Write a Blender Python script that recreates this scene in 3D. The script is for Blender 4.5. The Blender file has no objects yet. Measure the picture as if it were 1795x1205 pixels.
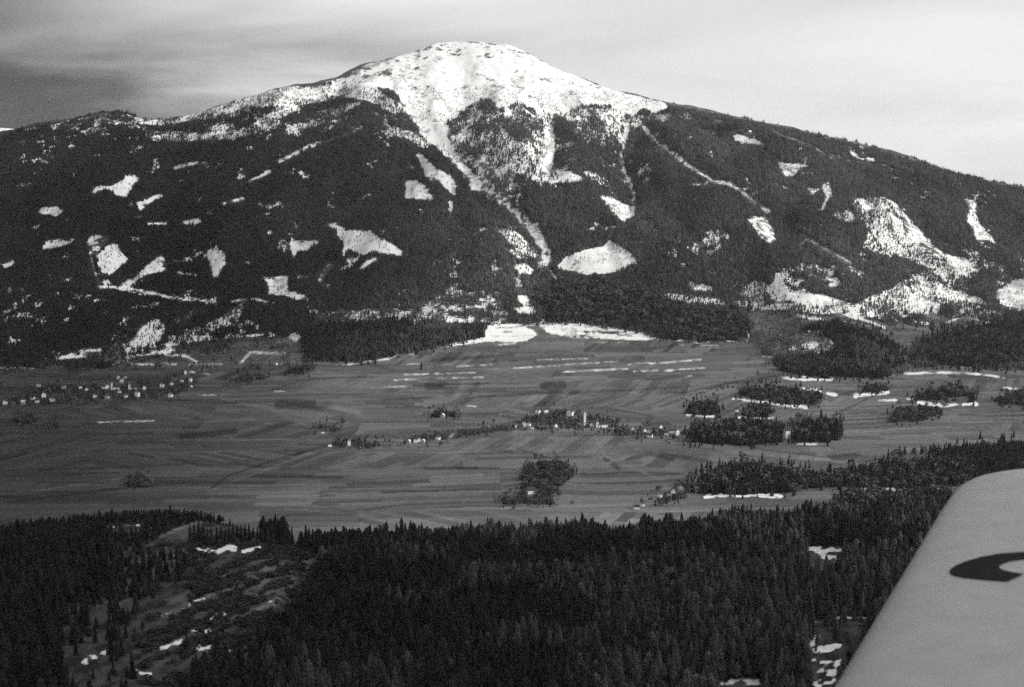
import bpy, math, random
import numpy as np
from mathutils import Vector

# ------------------------------------------------------------------ camera, light, exposure
S = bpy.context.scene
COL = S.collection
ZC = 650.0                      # camera height above the scene's zero (valley floor lies near 15)
PITCH = math.radians(6.4)
FPX = 2493.0                    # focal length in photo pixels (50 mm on 36 mm film)
CP, SP = math.cos(PITCH), math.sin(PITCH)
cam_d = bpy.data.cameras.new('camera')
cam = bpy.data.objects.new('camera', cam_d)
COL.objects.link(cam)
cam.location = (0, 0, ZC)
cam.rotation_euler = (math.pi / 2 - PITCH, 0, 0)
cam_d.sensor_width = 36.0
cam_d.lens = 50.0
cam_d.clip_start = 0.1
cam_d.clip_end = 60000
cam_d.dof.use_dof = True
cam_d.dof.focus_distance = 4000
cam_d.dof.aperture_fstop = 8
S.camera = cam

SUN_EL, SUN_AZ = math.radians(29), math.radians(104)   # azimuth from +Y towards +X
sun_d = bpy.data.lights.new('sun', 'SUN')
sun_d.energy = 3.3
sun_d.angle = math.radians(0.6)
sun_d.color = (1.0, 0.985, 0.96)
sun = bpy.data.objects.new('sun', sun_d)
COL.objects.link(sun)
sdir = Vector((math.cos(SUN_EL) * math.sin(SUN_AZ), math.cos(SUN_EL) * math.cos(SUN_AZ), math.sin(SUN_EL)))
sun.rotation_euler = (-sdir).to_track_quat('-Z', 'Y').to_euler()
sun.location = (300, 300, 2600)

W = bpy.data.worlds.new('World')
S.world = W
W.use_nodes = True
nt = W.node_tree
nt.nodes.clear()
N = nt.nodes.new
L = nt.links.new


def mth(tree, op, a, b=None, c=None, clamp=False):
    n = tree.nodes.new('ShaderNodeMath')
    n.operation = op
    n.use_clamp = clamp
    for i, v in enumerate((a, b, c)):
        if v is None:
            continue
        if isinstance(v, (int, float)):
            n.inputs[i].default_value = v
        else:
            tree.links.new(v, n.inputs[i])
    return n.outputs[0]


sky = N('ShaderNodeTexSky')
sky.sky_type = 'NISHITA'
sky.sun_disc = False
sky.sun_elevation = SUN_EL
sky.sun_rotation = SUN_AZ
sky.altitude = 1500
sky.dust_density = 2.0
bw = N('ShaderNodeRGBToBW')
L(sky.outputs[0], bw.inputs[0])
geo = N('ShaderNodeTexCoord')
sep = N('ShaderNodeSeparateXYZ')
L(geo.outputs['Generated'], sep.inputs[0])
# high thin cloud sheet: direction projected on a level layer above the ground
zz = mth(nt, 'ADD', mth(nt, 'MAXIMUM', sep.outputs['Z'], 0.0), 0.16)
px_ = mth(nt, 'DIVIDE', sep.outputs['X'], zz)
py_ = mth(nt, 'DIVIDE', sep.outputs['Y'], zz)
comb = N('ShaderNodeCombineXYZ')
L(px_, comb.inputs[0]); L(py_, comb.inputs[1])


def sky_noise(scale, loc, stretch, rot, detail=5, rough=0.55, dist=0.0):
    mp = N('ShaderNodeMapping')
    mp.inputs['Location'].default_value = loc
    mp.inputs['Rotation'].default_value = (0, 0, rot)
    mp.inputs['Scale'].default_value = stretch
    L(comb.outputs[0], mp.inputs[0])
    n = N('ShaderNodeTexNoise')
    n.inputs['Scale'].default_value = scale
    n.inputs['Detail'].default_value = detail
    n.inputs['Roughness'].default_value = rough
    n.inputs['Distortion'].default_value = dist
    L(mp.outputs[0], n.inputs['Vector'])
    return n.outputs['Fac']


SKY_LARGE = sky_noise(0.9, (1.15, 0.4, 0), (0.7, 0.8, 1), 0.2, 4, 0.55, 0.8)
SKY_BAND = sky_noise(0.9, (3.1, 0.7, 0), (0.6, 0.9, 1), 0.25, 4, 0.5, 0.7)


def smooth(tree, v, a, b):
    n = tree.nodes.new('ShaderNodeMapRange')
    n.interpolation_type = 'SMOOTHSTEP'
    n.inputs['From Min'].default_value = a
    n.inputs['From Max'].default_value = b
    tree.links.new(v, n.inputs['Value'])
    return n.outputs[0]


# thin high overcast: the veil is bright on the sun's side of the sky and thickens to grey away from it
veil = smooth(nt, mth(nt, 'ADD', mth(nt, 'ADD', sep.outputs['X'], mth(nt, 'MULTIPLY', sep.outputs['Z'], 0.5)),
                      mth(nt, 'MULTIPLY', mth(nt, 'SUBTRACT', SKY_BAND, 0.5), 0.42)), -0.30, 0.0)
streak = mth(nt, 'ADD', mth(nt, 'MULTIPLY', SKY_BAND, mth(nt, 'SUBTRACT', 0.46, mth(nt, 'MULTIPLY', veil, 0.05))), mth(nt, 'MULTIPLY', SKY_LARGE, 0.52))
total = mth(nt, 'MULTIPLY', mth(nt, 'ADD', mth(nt, 'ADD', 0.5, mth(nt, 'MULTIPLY', bw.outputs[0], 0.10)), mth(nt, 'MULTIPLY', veil, 7.1)),
            mth(nt, 'ADD', mth(nt, 'ADD', 0.48, mth(nt, 'MULTIPLY', veil, 0.14)), streak))
cc = N('ShaderNodeCombineColor')
for k, f in enumerate((0.99, 0.99, 1.01)):
    L(mth(nt, 'MULTIPLY', total, f), cc.inputs[k])
bg = N('ShaderNodeBackground')
bg.inputs['Strength'].default_value = 0.1
wo = N('ShaderNodeOutputWorld')
L(cc.outputs[0], bg.inputs[0]); L(bg.outputs[0], wo.inputs[0])

S.view_settings.view_transform = 'Standard'
S.view_settings.look = 'None'
S.view_settings.gamma = 1
S.view_settings.use_curve_mapping = False
S.view_settings.exposure = 0.0
S.render.engine = 'CYCLES'
S.cycles.use_denoising = False
S.cycles.max_bounces = 4
S.cycles.diffuse_bounces = 2
S.cycles.volume_bounces = 0
S.cycles.use_adaptive_sampling = True
S.cycles.adaptive_threshold = 0.03
S.cycles.adaptive_min_samples = 20
S.cycles.pixel_filter_type = 'BLACKMAN_HARRIS'
S.cycles.filter_width = 1.5

rng = np.random.default_rng(7)
random.seed(7)

# ------------------------------------------------------------------ geometry of view (for laying out the land)


def v2t(v):
    """tangent of the sight line below the horizon for a photo row"""
    return np.tan(PITCH + np.arctan((np.asarray(v, float) - 602.5) / FPX))


def t2v(t):
    return 602.5 + FPX * np.tan(np.arctan(t) - PITCH)


def project(X, Y, Z):
    d = CP * Y - SP * (Z - ZC)
    uy = SP * Y + CP * (Z - ZC)
    d = np.maximum(d, 1e-3)
    return 897.5 + FPX * X / d, 602.5 - FPX * uy / d


def s_of(u, v):
    dy = -(v - 602.5) / FPX
    return (u - 897.5) / FPX / (CP + dy * SP)


def hash2(ix, iy, seed):
    h = (ix.astype(np.int64) * 374761393 + iy.astype(np.int64) * 668265263 + seed * 974634777) & 0xFFFFFFFF
    h = ((h ^ (h >> 13)) * 1274126177) & 0xFFFFFFFF
    h = h ^ (h >> 16)
    return (h & 0xFFFFFF) / float(0xFFFFFF)


def vnoise(x, y, seed=0):
    xi, yi = np.floor(x), np.floor(y)
    fx, fy = x - xi, y - yi
    fx = fx * fx * (3 - 2 * fx); fy = fy * fy * (3 - 2 * fy)
    a = hash2(xi, yi, seed); b = hash2(xi + 1, yi, seed)
    c = hash2(xi, yi + 1, seed); d = hash2(xi + 1, yi + 1, seed)
    return (a * (1 - fx) + b * fx) * (1 - fy) + (c * (1 - fx) + d * fx) * fy


def fbm(x, y, seed=0, oct=4):
    s, a, t = 0.0, 1.0, 0.0
    for k in range(oct):
        s = s + a * vnoise(x * 2 ** k, y * 2 ** k, seed + k * 17)
        t += a
        a *= 0.5
    return s / t


def sstep(x, a, b):
    t = np.clip((x - a) / (b - a), 0, 1)
    return t * t * (3 - 2 * t)


# ------------------------------------------------------------------ land cover drawn as outlines, then laid on the terrain
MW, MH = 1795, 1205


def blank(v=0.0):
    return np.full((MH, MW), v, np.float32)


def pts(s):
    return np.array([[float(a) for a in p.split(',')] for p in s.split()])


def poly(m, s, val, soft=0.0):
    P = pts(s) if isinstance(s, str) else np.asarray(s, float)
    x0, y0 = np.maximum(np.floor(P.min(0)).astype(int) - 1, 0)
    x1, y1 = np.minimum(np.ceil(P.max(0)).astype(int) + 2, (MW, MH))
    if x1 <= x0 or y1 <= y0:
        return
    gx, gy = np.meshgrid(np.arange(x0, x1) + 0.5, np.arange(y0, y1) + 0.5)
    ins = np.zeros(gx.shape, bool)
    Q = np.roll(P, -1, 0)
    for (ax, ay), (bx, by) in zip(P, Q):
        if ay == by:
            continue
        c = ((ay > gy) != (by > gy)) & (gx < (bx - ax) * (gy - ay) / (by - ay) + ax)
        ins ^= c
    m[y0:y1, x0:x1][ins] = val


def line(m, s, w, val, rag=0.0):
    P = pts(s)
    x0, y0 = np.maximum((P.min(0) - w).astype(int) - 1, 0)
    x1, y1 = np.minimum((P.max(0) + w).astype(int) + 2, (MW, MH))
    if x1 <= x0 or y1 <= y0:
        return
    gx, gy = np.meshgrid(np.arange(x0, x1) + 0.5, np.arange(y0, y1) + 0.5)
    d = np.full(gx.shape, 1e9)
    for (ax, ay), (bx, by) in zip(P[:-1], P[1:]):
        l2 = (bx - ax) ** 2 + (by - ay) ** 2 + 1e-9
        t = np.clip(((gx - ax) * (bx - ax) + (gy - ay) * (by - ay)) / l2, 0, 1)
        d = np.minimum(d, np.hypot(gx - ax - t * (bx - ax), gy - ay - t * (by - ay)))
    if rag:
        q = fbm(gx / 9 + w * 7, gy / 3.5, 19, 3)
        w = w * (1 - rag + rag * np.clip((q - .34) * 5.0, -0.6, 1.5))
    k = np.clip(w / 2 + 0.5 - d, 0, 1)
    sub = m[y0:y1, x0:x1]
    sub[...] = sub * (1 - k) + val * k


def blur(m, r):
    for ax in (0, 1):
        a = np.pad(m, [(r + 1, r) if i == ax else (0, 0) for i in (0, 1)], mode='edge')
        c = np.cumsum(a, axis=ax, dtype=np.float64)
        if ax == 0:
            m = (c[2 * r + 1:] - c[:-2 * r - 1]) / (2 * r + 1)
        else:
            m = (c[:, 2 * r + 1:] - c[:, :-2 * r - 1]) / (2 * r + 1)
    return m.astype(np.float32)


def look(m, u, v):
    u = np.abs(u); u = np.where(u > MW - 1, 2 * (MW - 1) - u, u)
    u = np.clip(u, 0, MW - 1.01); v = np.clip(v, 0, MH - 1.01)
    iu, iv = u.astype(int), v.astype(int)
    fu, fv = u - iu, v - iv
    return (m[iv, iu] * (1 - fu) + m[iv, iu + 1] * fu) * (1 - fv) + (m[iv + 1, iu] * (1 - fu) + m[iv + 1, iu + 1] * fu) * fv


SKYLINE = pts('-400,262 -200,250 0,238 60,224 100,214 150,207 200,195 240,202 270,209 320,205 370,192 420,177 470,161 500,153 560,148 600,137 640,117 690,99 730,89 770,79 800,76 850,79 890,84 920,95 960,115 1000,133 1050,153 1100,168 1150,179 1200,189 1260,202 1320,215 1400,230 1450,242 1500,253 1550,267 1600,282 1650,298 1700,311 1750,323 1795,332 2000,370 2300,410')
FOOT = pts('-400,655 0,650 200,645 400,632 540,632 640,634 780,606 850,592 940,585 1060,578 1160,596 1310,598 1400,662 1600,655 1795,650 2300,650')
FOOTY = pts('-400,4700 0,4700 200,4720 400,4780 540,4780 640,4760 780,4900 850,5000 940,5050 1060,5080 1160,4980 1310,4960 1400,4560 1600,4580 1795,4600 2300,4600')
RIDGEY = pts('-400,7300 0,7300 200,7250 400,7250 500,7250 640,7550 800,7950 900,7950 1100,7700 1300,7500 1500,7300 1795,7100 2300,6900')
CRESTV = pts('-400,965 0,934 100,919 250,906 330,908 400,918 450,934 520,962 600,962 700,958 800,957 900,953 1000,953 1100,950 1200,942 1300,930 1400,922 1500,916 1620,910 1795,905 2300,905')

# ---- snow and forest of the mountain and the valley
snow = blank(0.0)
forest = blank(0.0)
tl = blank(0.0)                  # single small trees on snow
mount = np.vstack([SKYLINE, FOOT[::-1]])
poly(forest, mount, 1.0)
# open snow at the top with the tree line
poly(snow, '560,148 600,137 640,117 690,99 730,89 770,70 800,60 850,60 890,70 920,90 960,110 1000,128 1050,150 1100,165 1160,178 1175,190 1150,200 1128,190 1112,205 1095,212 1075,188 1030,184 1005,196 995,212 975,200 955,230 938,192 905,182 880,196 862,172 838,170 812,192 795,216 782,238 800,272 808,284 790,270 765,246 742,226 724,204 708,178 690,160 650,152 600,154', 0.95)
poly(forest, '560,130 640,100 770,60 890,70 1000,125 1160,172 1175,190 1150,198 1128,190 1112,203 1095,208 1075,186 1030,182 1005,190 985,205 955,215 938,190 905,180 880,192 862,172 838,170 812,192 795,216 790,245 806,284 790,270 765,246 742,226 724,204 708,178 690,160 650,152 600,152', 0.0)
poly(tl, '700,150 850,150 1000,160 1100,165 1165,178 1150,205 1000,215 900,205 800,230 740,215', 0.42)
poly(tl, '735,180 800,165 870,160 900,185 860,200 800,235 770,235', 0.5)
poly(tl, '860,168 900,172 960,170 1060,172 1140,180 1120,196 1000,200 900,192', 0.55)
MOTTLE = [   # outline, snow, forest density, single trees
    ('780,215 812,192 838,170 862,172 880,196 905,182 940,192 960,230 955,290 975,315 935,318 900,300 870,310 840,300 800,275', .8, .66, .4),
    ('980,200 1030,184 1075,188 1110,205 1100,250 1060,260 1010,235', .8, .62, .4),
    ('870,240 910,235 960,250 975,300 940,318 900,300 875,285', .95, .38, .5),
    ('840,300 900,300 930,330 900,345 850,325', .45, .6, .3),
    ('500,153 600,150 660,154 700,182 715,200 690,200 640,175 600,172 540,185 500,205 470,215 480,190', .9, .34, .5),
    ('470,161 560,150 600,150 590,165 520,175 460,190', .95, .08, .6),
    ('320,205 370,190 470,160 500,153 490,178 430,195 370,212 330,214', .9, .18, .8),
    ('240,203 280,209 320,206 420,190 420,205 340,216 280,222 235,216', .8, .32, .6),
    ('250,230 300,228 345,232 420,228 470,212 480,220 410,245 330,250 265,246', .9, .3, .7),
    ('500,225 540,205 600,180 640,178 600,205 545,228 505,240', .6, .45, .5),
    ('140,208 200,196 240,203 235,220 180,222 130,220', .4, .7, .3),
    ('80,224 110,217 130,225 100,230', .6, .5, .2),
    ('660,230 700,224 742,234 764,250 748,260 715,246 690,240', .92, .2, .5),
    ('1110,205 1150,198 1200,195 1240,208 1200,215 1140,215', .5, .7, .2),
    ('930,305 955,288 985,296 1016,308 1022,318 990,320 970,322 945,320', .95, .2, .5),
    ('868,402 890,400 915,412 940,440 957,452 945,457 925,448 900,432 885,418', .95, .18, .5),
    ('880,436 905,436 928,456 905,454', .8, .4, .5),
    ('898,464 920,463 936,474 931,481 914,483', .95, .1, .4),
    ('900,486 916,480 918,505 906,508', .5, .6, .3),
    ('1490,350 1520,345 1556,347 1575,362 1585,395 1600,425 1625,440 1600,452 1540,446 1512,434 1522,402 1502,372', .9, .28, .7),
    ('1455,372 1490,362 1510,385 1500,395 1460,382', .5, .55, .4),
    ('1578,452 1650,444 1722,460 1716,480 1692,492 1655,478 1610,464', .9, .32, .6),
    ('1640,480 1700,490 1712,508 1650,508', .8, .5, .4), ('1320,545 1400,552 1480,570 1560,590 1590,625 1500,590 1420,580 1340,590 1315,575', .25, .3, .3),
    ('1295,512 1320,490 1346,498 1342,532 1308,522', .9, .3, .6),
    ('1345,505 1365,490 1385,512 1375,530 1350,525', .95, .15, .5),
    ('1500,532 1560,506 1605,488 1640,494 1655,510 1685,508 1737,532 1700,547 1655,530 1642,557 1590,550 1540,532', .97, .16, .7),
    ('1160,514 1200,516 1262,524 1284,536 1232,533 1170,526', .95, .2, .5),
    ('1200,494 1246,500 1252,513 1214,510', .9, .3, .4),
    ('1450,530 1500,532 1560,545 1590,560 1520,555 1460,545', .35, .25, .5),
    ('225,602 245,580 260,565 276,558 293,570 290,590 270,605 240,613 230,610', .75, .18, .5),
    ('340,592 375,566 410,540 431,529 426,550 412,573 380,572 352,586', .7, .22, .5),
    ('553,566 598,562 596,580 570,584 554,576', .9, .3, .4),
    ('645,556 708,549 706,566 666,573', .9, .3, .4),
    ('750,532 765,518 810,514 832,518 822,526 790,531 756,540', .85, .35, .3),
    ('1325,600 1400,580 1445,584 1476,604 1440,618 1370,622 1335,612', .30, .30, .5), ('1440,520 1500,534 1560,520 1562,546 1480,549', .9, .28, .5), ('1382,527 1450,532 1520,548 1500,556 1420,545', .6, .4, .4), ('1280,522 1350,531 1480,540 1540,534 1605,558 1500,557 1400,548 1300,540', .8, .36, .5), ('1560,505 1600,480 1650,470 1700,478 1690,500 1640,496', .85, .35, .5),
    ('1402,608 1425,600 1440,604 1425,612', .85, .15, .4), ('1445,590 1455,592 1474,610 1466,612', .85, .15, .3), ('1378,612 1392,606 1396,614', .8, .15, .3), ('1430,583 1450,581 1446,586', .8, .1, .3),
    ('952,190 972,196 974,250 969,300 957,300 953,250', .85, .22, .4),
    ('800,275 830,300 850,325 890,345 930,385 968,440 960,470 940,470 950,440 915,390 880,352 830,330', .55, .45, .5),
    ('215,640 260,614 330,602 420,592 500,590 535,600 552,622 540,640', .22, .42, .3), ('60,640 100,622 160,608 215,600 230,640', .3, .5, .3),
    ('556,548 640,542 720,545 800,512 880,508 895,560 850,568 760,560 700,582 556,592', .5, .5, .4),
    ('300,560 340,540 350,545 320,575', .4, .7, .3), ('230,540 245,533 248,540 236,548', .8, .4, .2),
    ('190,600 215,585 220,590 195,612', .5, .6, .2),
    ('265,530 285,528 280,540 262,545', .6, .5, .2), ('330,545 352,540 356,550 340,556', .5, .5, .2),
    ('500,590 540,570 545,580 520,600', .5, .5, .2),
    ('1405,395 1418,395 1410,437 1400,437', .45, .5, .2),
]
for p, sv, fv, tv in MOTTLE:
    poly(snow, p, sv); poly(forest, p, fv); poly(tl, p, tv)
PATCH = [   # clean clearings: outline, snow; low values: thin snow and painted-in shade
    ('20,328 52,321 58,324 25,330', .9), ('160,336 170,327 195,328 212,317 215,305 235,307 244,315 233,330 222,346 205,343 195,335 180,333 164,343', .97),
    ('62,371 75,363 105,362 113,370 100,381 75,376', .97), ('238,353 250,352 285,337 289,342 256,362 245,371', .9),
    ('300,291 330,285 352,283 367,285 365,292 345,291 305,298', .6), ('430,319 455,306 475,298 478,303 455,313 435,321', .9),
    ('480,285 510,269 545,252 562,246 566,250 530,268 490,288', .75), ('388,356 400,352 431,345 432,351 405,358 392,361', .75),
    ('255,390 293,390 293,396 255,395', .9), ('312,393 330,387 350,383 359,393 330,394', .97), ('55,398 75,394 70,401 58,402', .85),
    ('75,437 78,424 100,420 134,418 125,427 95,435', .97), ('172,466 170,450 190,430 207,427 213,440 226,455 215,466 190,484 175,476', .97),
    ('153,418 165,412 194,415 186,428 166,450 160,470 155,445', .6), ('205,504 240,480 272,452 282,446 291,455 287,470 270,478 245,491 225,506', .62),
    ('275,470 295,470 290,477 262,480', .9), ('355,446 370,436 385,437 397,446 396,462 386,487 371,487 368,465', .9), ('300,476 330,478 349,481 345,485 320,483', .85),
    ('508,424 530,421 566,421 540,439 522,444 516,458', .95), ('573,392 590,390 605,402 650,404 665,417 706,440 710,451 680,446 655,441 635,448 612,436 606,448 599,449 603,425 585,403', .98),
    ('628,471 640,458 660,452 665,455 645,466 632,476', .92), ('455,483 470,487 506,483 506,510 541,520 520,528 500,519 470,516 470,496', .93),
    ('555,492 575,463 591,462 573,480 560,499', .6), ('0,463 27,455 23,467 8,473', .93), ('0,548 26,538 24,544 2,556', .5),
    ('88,517 106,512 104,518 90,521', .85), ('95,629 120,621 146,619 151,626 110,630', .9), ('140,611 176,611 178,616 142,616', .9),
    ('225,623 260,617 300,611 311,615 280,621 230,625', .95), ('288,605 326,596 326,600 292,609', .85), ('333,592 370,586 378,589 340,595', .95), ('430,587 466,583 468,588 432,592', .95),
    ('590,540 612,545 600,552', .3), ('840,523 876,526 872,530 842,528', .85), ('775,541 850,535 850,539 780,545', .85),
    ('770,559 800,554 832,558 826,566 790,567', .92), ('903,520 926,518 931,531 915,534', .97), ('897,541 936,535 946,545 930,554 910,551', .97),
    ('835,400 858,400 856,406 838,407', .9), ('975,471 990,451 1030,437 1060,433 1068,421 1080,424 1101,440 1122,464 1106,463 1092,476 1060,481 1030,483 1000,477', .98),
    ('963,468 974,480 981,492 972,493 964,480', .9), ('728,270 745,272 760,290 790,305 804,325 799,346 785,336 770,316 745,311 735,290', .95),
    ('710,318 735,315 750,330 767,353 710,348', .98), ('783,356 795,352 798,371 787,374', .9), ('820,320 835,325 849,330 845,337 825,333', .95),
    ('1048,340 1070,345 1090,355 1111,365 1114,379 1095,392 1085,383 1065,365', .9), ('975,300 1005,300 1022,312 1018,319 985,314', .95),
    ('1205,322 1240,319 1243,325 1210,326', .85), ('1285,236 1300,237 1330,247 1347,256 1320,253 1286,248', .97),
    ('1355,270 1364,282 1378,287 1400,285 1421,290 1405,297 1391,311 1375,311 1362,290', .92), ('1415,325 1424,327 1432,336 1425,345 1416,336', .92),
    ('1440,320 1456,318 1462,340 1451,361 1434,377 1446,345', .6), ('1362,325 1380,328 1392,333 1375,334', .75),
    ('1484,263 1498,265 1510,275 1536,278 1538,284 1515,283 1497,277', .97), ('1577,364 1602,390 1642,430 1657,446 1620,442 1600,424 1586,395', .66),  # grey flank: shaded slope painted in as lower snow
    ('1690,350 1700,345 1714,355 1711,375 1721,395 1746,415 1749,427 1730,421 1711,421 1706,400 1692,385 1700,368', .8),
    ('1307,383 1340,379 1356,400 1364,421 1345,428 1330,415 1318,396', .68), ('1352,503 1358,476 1370,480 1386,510 1440,516 1482,528 1450,536 1400,531 1372,526', .95),
    ('1744,522 1750,505 1795,487 1795,546 1770,540 1754,536', .98), ('1450,488 1466,485 1482,500 1455,506', .6),
    ('1610,560 1640,548 1660,560 1640,568', .2),
]
for p, sv in PATCH:
    poly(snow, p, sv); poly(forest, p, 0.0); poly(tl, p, 0.2)
LINES = [   # rides, roads and gullies: path, width, snow
    ('1092,298 1105,320 1112,345 1110,368', 9, .6), ('1128,222 1140,240 1165,260 1200,285 1216,296', 10, .66), ('1216,296 1245,315 1282,323 1302,337 1347,372', 8, .55),
    ('1095,205 1099,230 1090,270 1096,300', 8, .6), ('963,230 966,262 958,296', 15, .9), ('1356,231 1400,247 1450,272 1490,283', 4, .55),
    ('1400,412 1440,432 1492,462', 7, .45), ('1228,424 1240,450 1256,478', 6, .3), ('172,503 200,505 235,508 270,515 300,522 335,525 362,528', 6, .97),
    ('405,529 430,525 450,526 482,531', 4, .9), ('155,420 160,462 170,488 176,506', 5, .6), ('706,178 722,206 742,228 770,254 800,278', 8, .95),
    ('845,332 880,352 905,372 930,400', 7, .55), ('1215,214 1290,216', 2, .4), ('1230,228 1330,236', 2, .3), ('940,395 955,425 958,450', 10, .5), ('798,272 818,300 842,328 880,352 905,376 935,408 955,435 962,458', 13, .62), ('742,228 770,256 800,282 815,300', 13, .9),
    ('1385,550 1412,556 1442,561', 4, .9), ('1463,550 1510,560 1552,576', 5, .8), ('1660,566 1690,557 1712,560 1736,569', 5, .95), ('560,252 620,232', 3, .4),
    ('1640,640 1700,636', 2, .5), ('255,545 250,570 232,600', 3, .35), ('420,640 440,618 500,620', 3, .7), ('330,640 400,640', 2, .7), ('290,622 330,626 345,636', 3, .8),
]
for p, w, sv in LINES:
    line(snow, p, w, sv, .4); line(forest, p, w + 2.5, 0.0, .3); line(tl, p, w, 0.12)
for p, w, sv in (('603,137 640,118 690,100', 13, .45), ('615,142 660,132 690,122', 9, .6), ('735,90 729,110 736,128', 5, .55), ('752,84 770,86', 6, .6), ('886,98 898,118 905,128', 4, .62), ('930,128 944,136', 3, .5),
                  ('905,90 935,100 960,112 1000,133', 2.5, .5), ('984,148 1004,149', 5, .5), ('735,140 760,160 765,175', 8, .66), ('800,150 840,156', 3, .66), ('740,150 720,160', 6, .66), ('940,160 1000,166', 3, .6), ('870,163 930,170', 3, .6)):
    line(snow, p, w, sv, .5)  # rock streaks; the summit's shaded left face is painted in as thinner snow
# open foot slopes between the woods
for p in ('1312,548 1345,544 1400,550 1480,556 1560,566 1640,572 1700,575 1640,590 1600,602 1590,640 1560,652 1592,615 1545,582 1480,563 1420,570 1340,596 1318,645',
          '1640,556 1740,560 1760,575 1640,580', '1380,662 1372,640 1330,620 1340,600 1312,598 1300,660', '200,632 300,625 420,612 520,608 540,634 420,650 300,655 200,650',
          '0,645 60,645 120,640 110,655 0,660', '1580,655 1600,640 1680,640 1760,646 1795,650 1795,665 1580,668'):
    poly(forest, p, 0.08)
# snow above the fields, strips left in the furrows
poly(snow, '756,610 800,601 846,592 850,573 872,569 940,567 1000,565 1062,573 1122,581 1162,596 1110,597 1040,594 980,592 932,600 850,600 790,608', .97)
poly(forest, '756,610 800,601 846,592 850,573 872,569 940,567 1000,565 1062,573 1122,581 1162,596 1110,597 1040,594 980,592 932,600 850,600 790,608', 0.03)
for p, w in (('870,577 920,571', 3), ('860,590 950,589', 2), ('932,600 960,592 938,575 926,570', 12), ('960,590 1050,590', 2.5), ('1010,582 1090,586', 2.5), ('1050,580 1110,590', 3), ('880,583 900,582', 2)):
    line(snow, p, w, .1)
STRIPS = ('708,657.5 835,654|3', '690,667 732,666|3', '800,643 864,640|3', '900,646.5 982,641.5|2.5', '940,632 1037,629|2.5', '985,653 1102,647|3', '985,640 1096,634|2.6',
          '1110,652 1237,646|2.6', '1140,638.5 1232,631|3', '650,681 724,677|2.6', '705,640 737,638|2.2', '340,693.5 406,692|2.6', '478,687 504,687|3', '170,741.5 272,738.5|2.4', '842,607 905,603|2.5',
          '930,598 1160,604|2', '1050,600 1095,601|2', '766,664 850,662|2.4', '850,649 880,647|2', '745,605 700,622 670,632 620,636|3.5', '690,621 728,621|4', '600,642 640,636|2.5', '860,657 930,655|1.8',
          '1100,640 1140,636|2.4', '1150,660 1200,655|1.8', '1190,662 1215,660|2.5', '1172,595 1230,601 1312,597|4', '1180,606 1260,606|2.5', '1338,624 1380,629|3.5', '1366,662 1400,666 1462,667|5', '1564,657 1640,654 1700,655 1762,663|4.5',
          '1284,700 1330,704 1372,711 1417,715|6', '1350,708 1415,717|4', '1203,728 1252,731|4.5', '1295,732 1330,734 1358,733|6.5', '1500,695 1530,690 1556,688|8', '1540,703 1576,702|4', '1606,706 1650,711 1712,709|8', '1590,700 1620,701|4',
          '1757,680 1782,683|6', '1398,780 1432,779|4', '1236,871 1270,868.5 1330,868.5 1372,872|8', '1500,859 1530,856 1576,861|6', '1520,853 1550,853|6', '1590,857 1620,860|3', '818,711 836,714|3.5', '1150,655 1180,652|2',
          '0,646 62,646|2.6', '330,652 368,657|2.6', '230,640 270,640|2.4', '128,660 150,658|2', '90,845 160,838|1.6', '560,642 690,631|2', '1680,645 1740,640|4', '1745,645 1780,640|4', '1600,638 1640,634|3', '1700,634 1730,628|3.5',
          '1452,690 1466,695|9', '1408,682 1440,685|5', '920,570 960,570|3', '545,655 565,655|2', '630,785 637,785|3', '285,638 310,640|3', '690,773 720,774|2.5')
for s in STRIPS:
    p, w = s.split('|')
    line(snow, p, float(w) * .85, (.97 if float(w) > 2.1 else .7) * random.choice((1, 1, .9, .8)), .36 if float(w) < 4 else .55)

glade_p = blank(0.17)
poly(glade_p, '0,500 200,500 420,515 545,520 545,640 0,650', .42)
poly(glade_p, '200,560 440,560 440,640 200,640', .62)
poly(glade_p, '1290,470 1795,440 1795,580 1300,600', .5)
poly(glade_p, '1320,575 1490,570 1500,620 1330,625', .8)
poly(glade_p, '560,540 760,500 930,500 930,570 560,590', .35)
poly(glade_p, '0,245 300,215 480,190 700,200 760,260 600,235 420,255 250,262 0,275', .5)
poly(glade_p, '780,250 1160,190 1240,215 1130,330 900,360 830,330', .5)
poly(glade_p, '1160,185 1500,255 1700,320 1700,340 1400,270 1160,215', .35)
poly(glade_p, '0,215 300,200 500,152 500,175 250,225 0,240', .75)
glade_p = blur(glade_p, 9)
forest_b0 = forest


def glade(X, Y, u, v):
    """0..1: small thin places in the woods where snow shows between the trees"""
    n_ = .6 * fbm(X / 70, Y / 90, 201, 4) + .4 * fbm(X / 22, Y / 26, 203, 3)
    th = .685 - .28 * look(glade_p, u, v)
    return sstep(n_, th - .03, th + .05)


# ---- tone of the open ground: long narrow parcels, ploughed strips, lanes
tone = blank(0.085)
forest_b = blur(forest, 1)
snow_b = blur(snow, 2)


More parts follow.
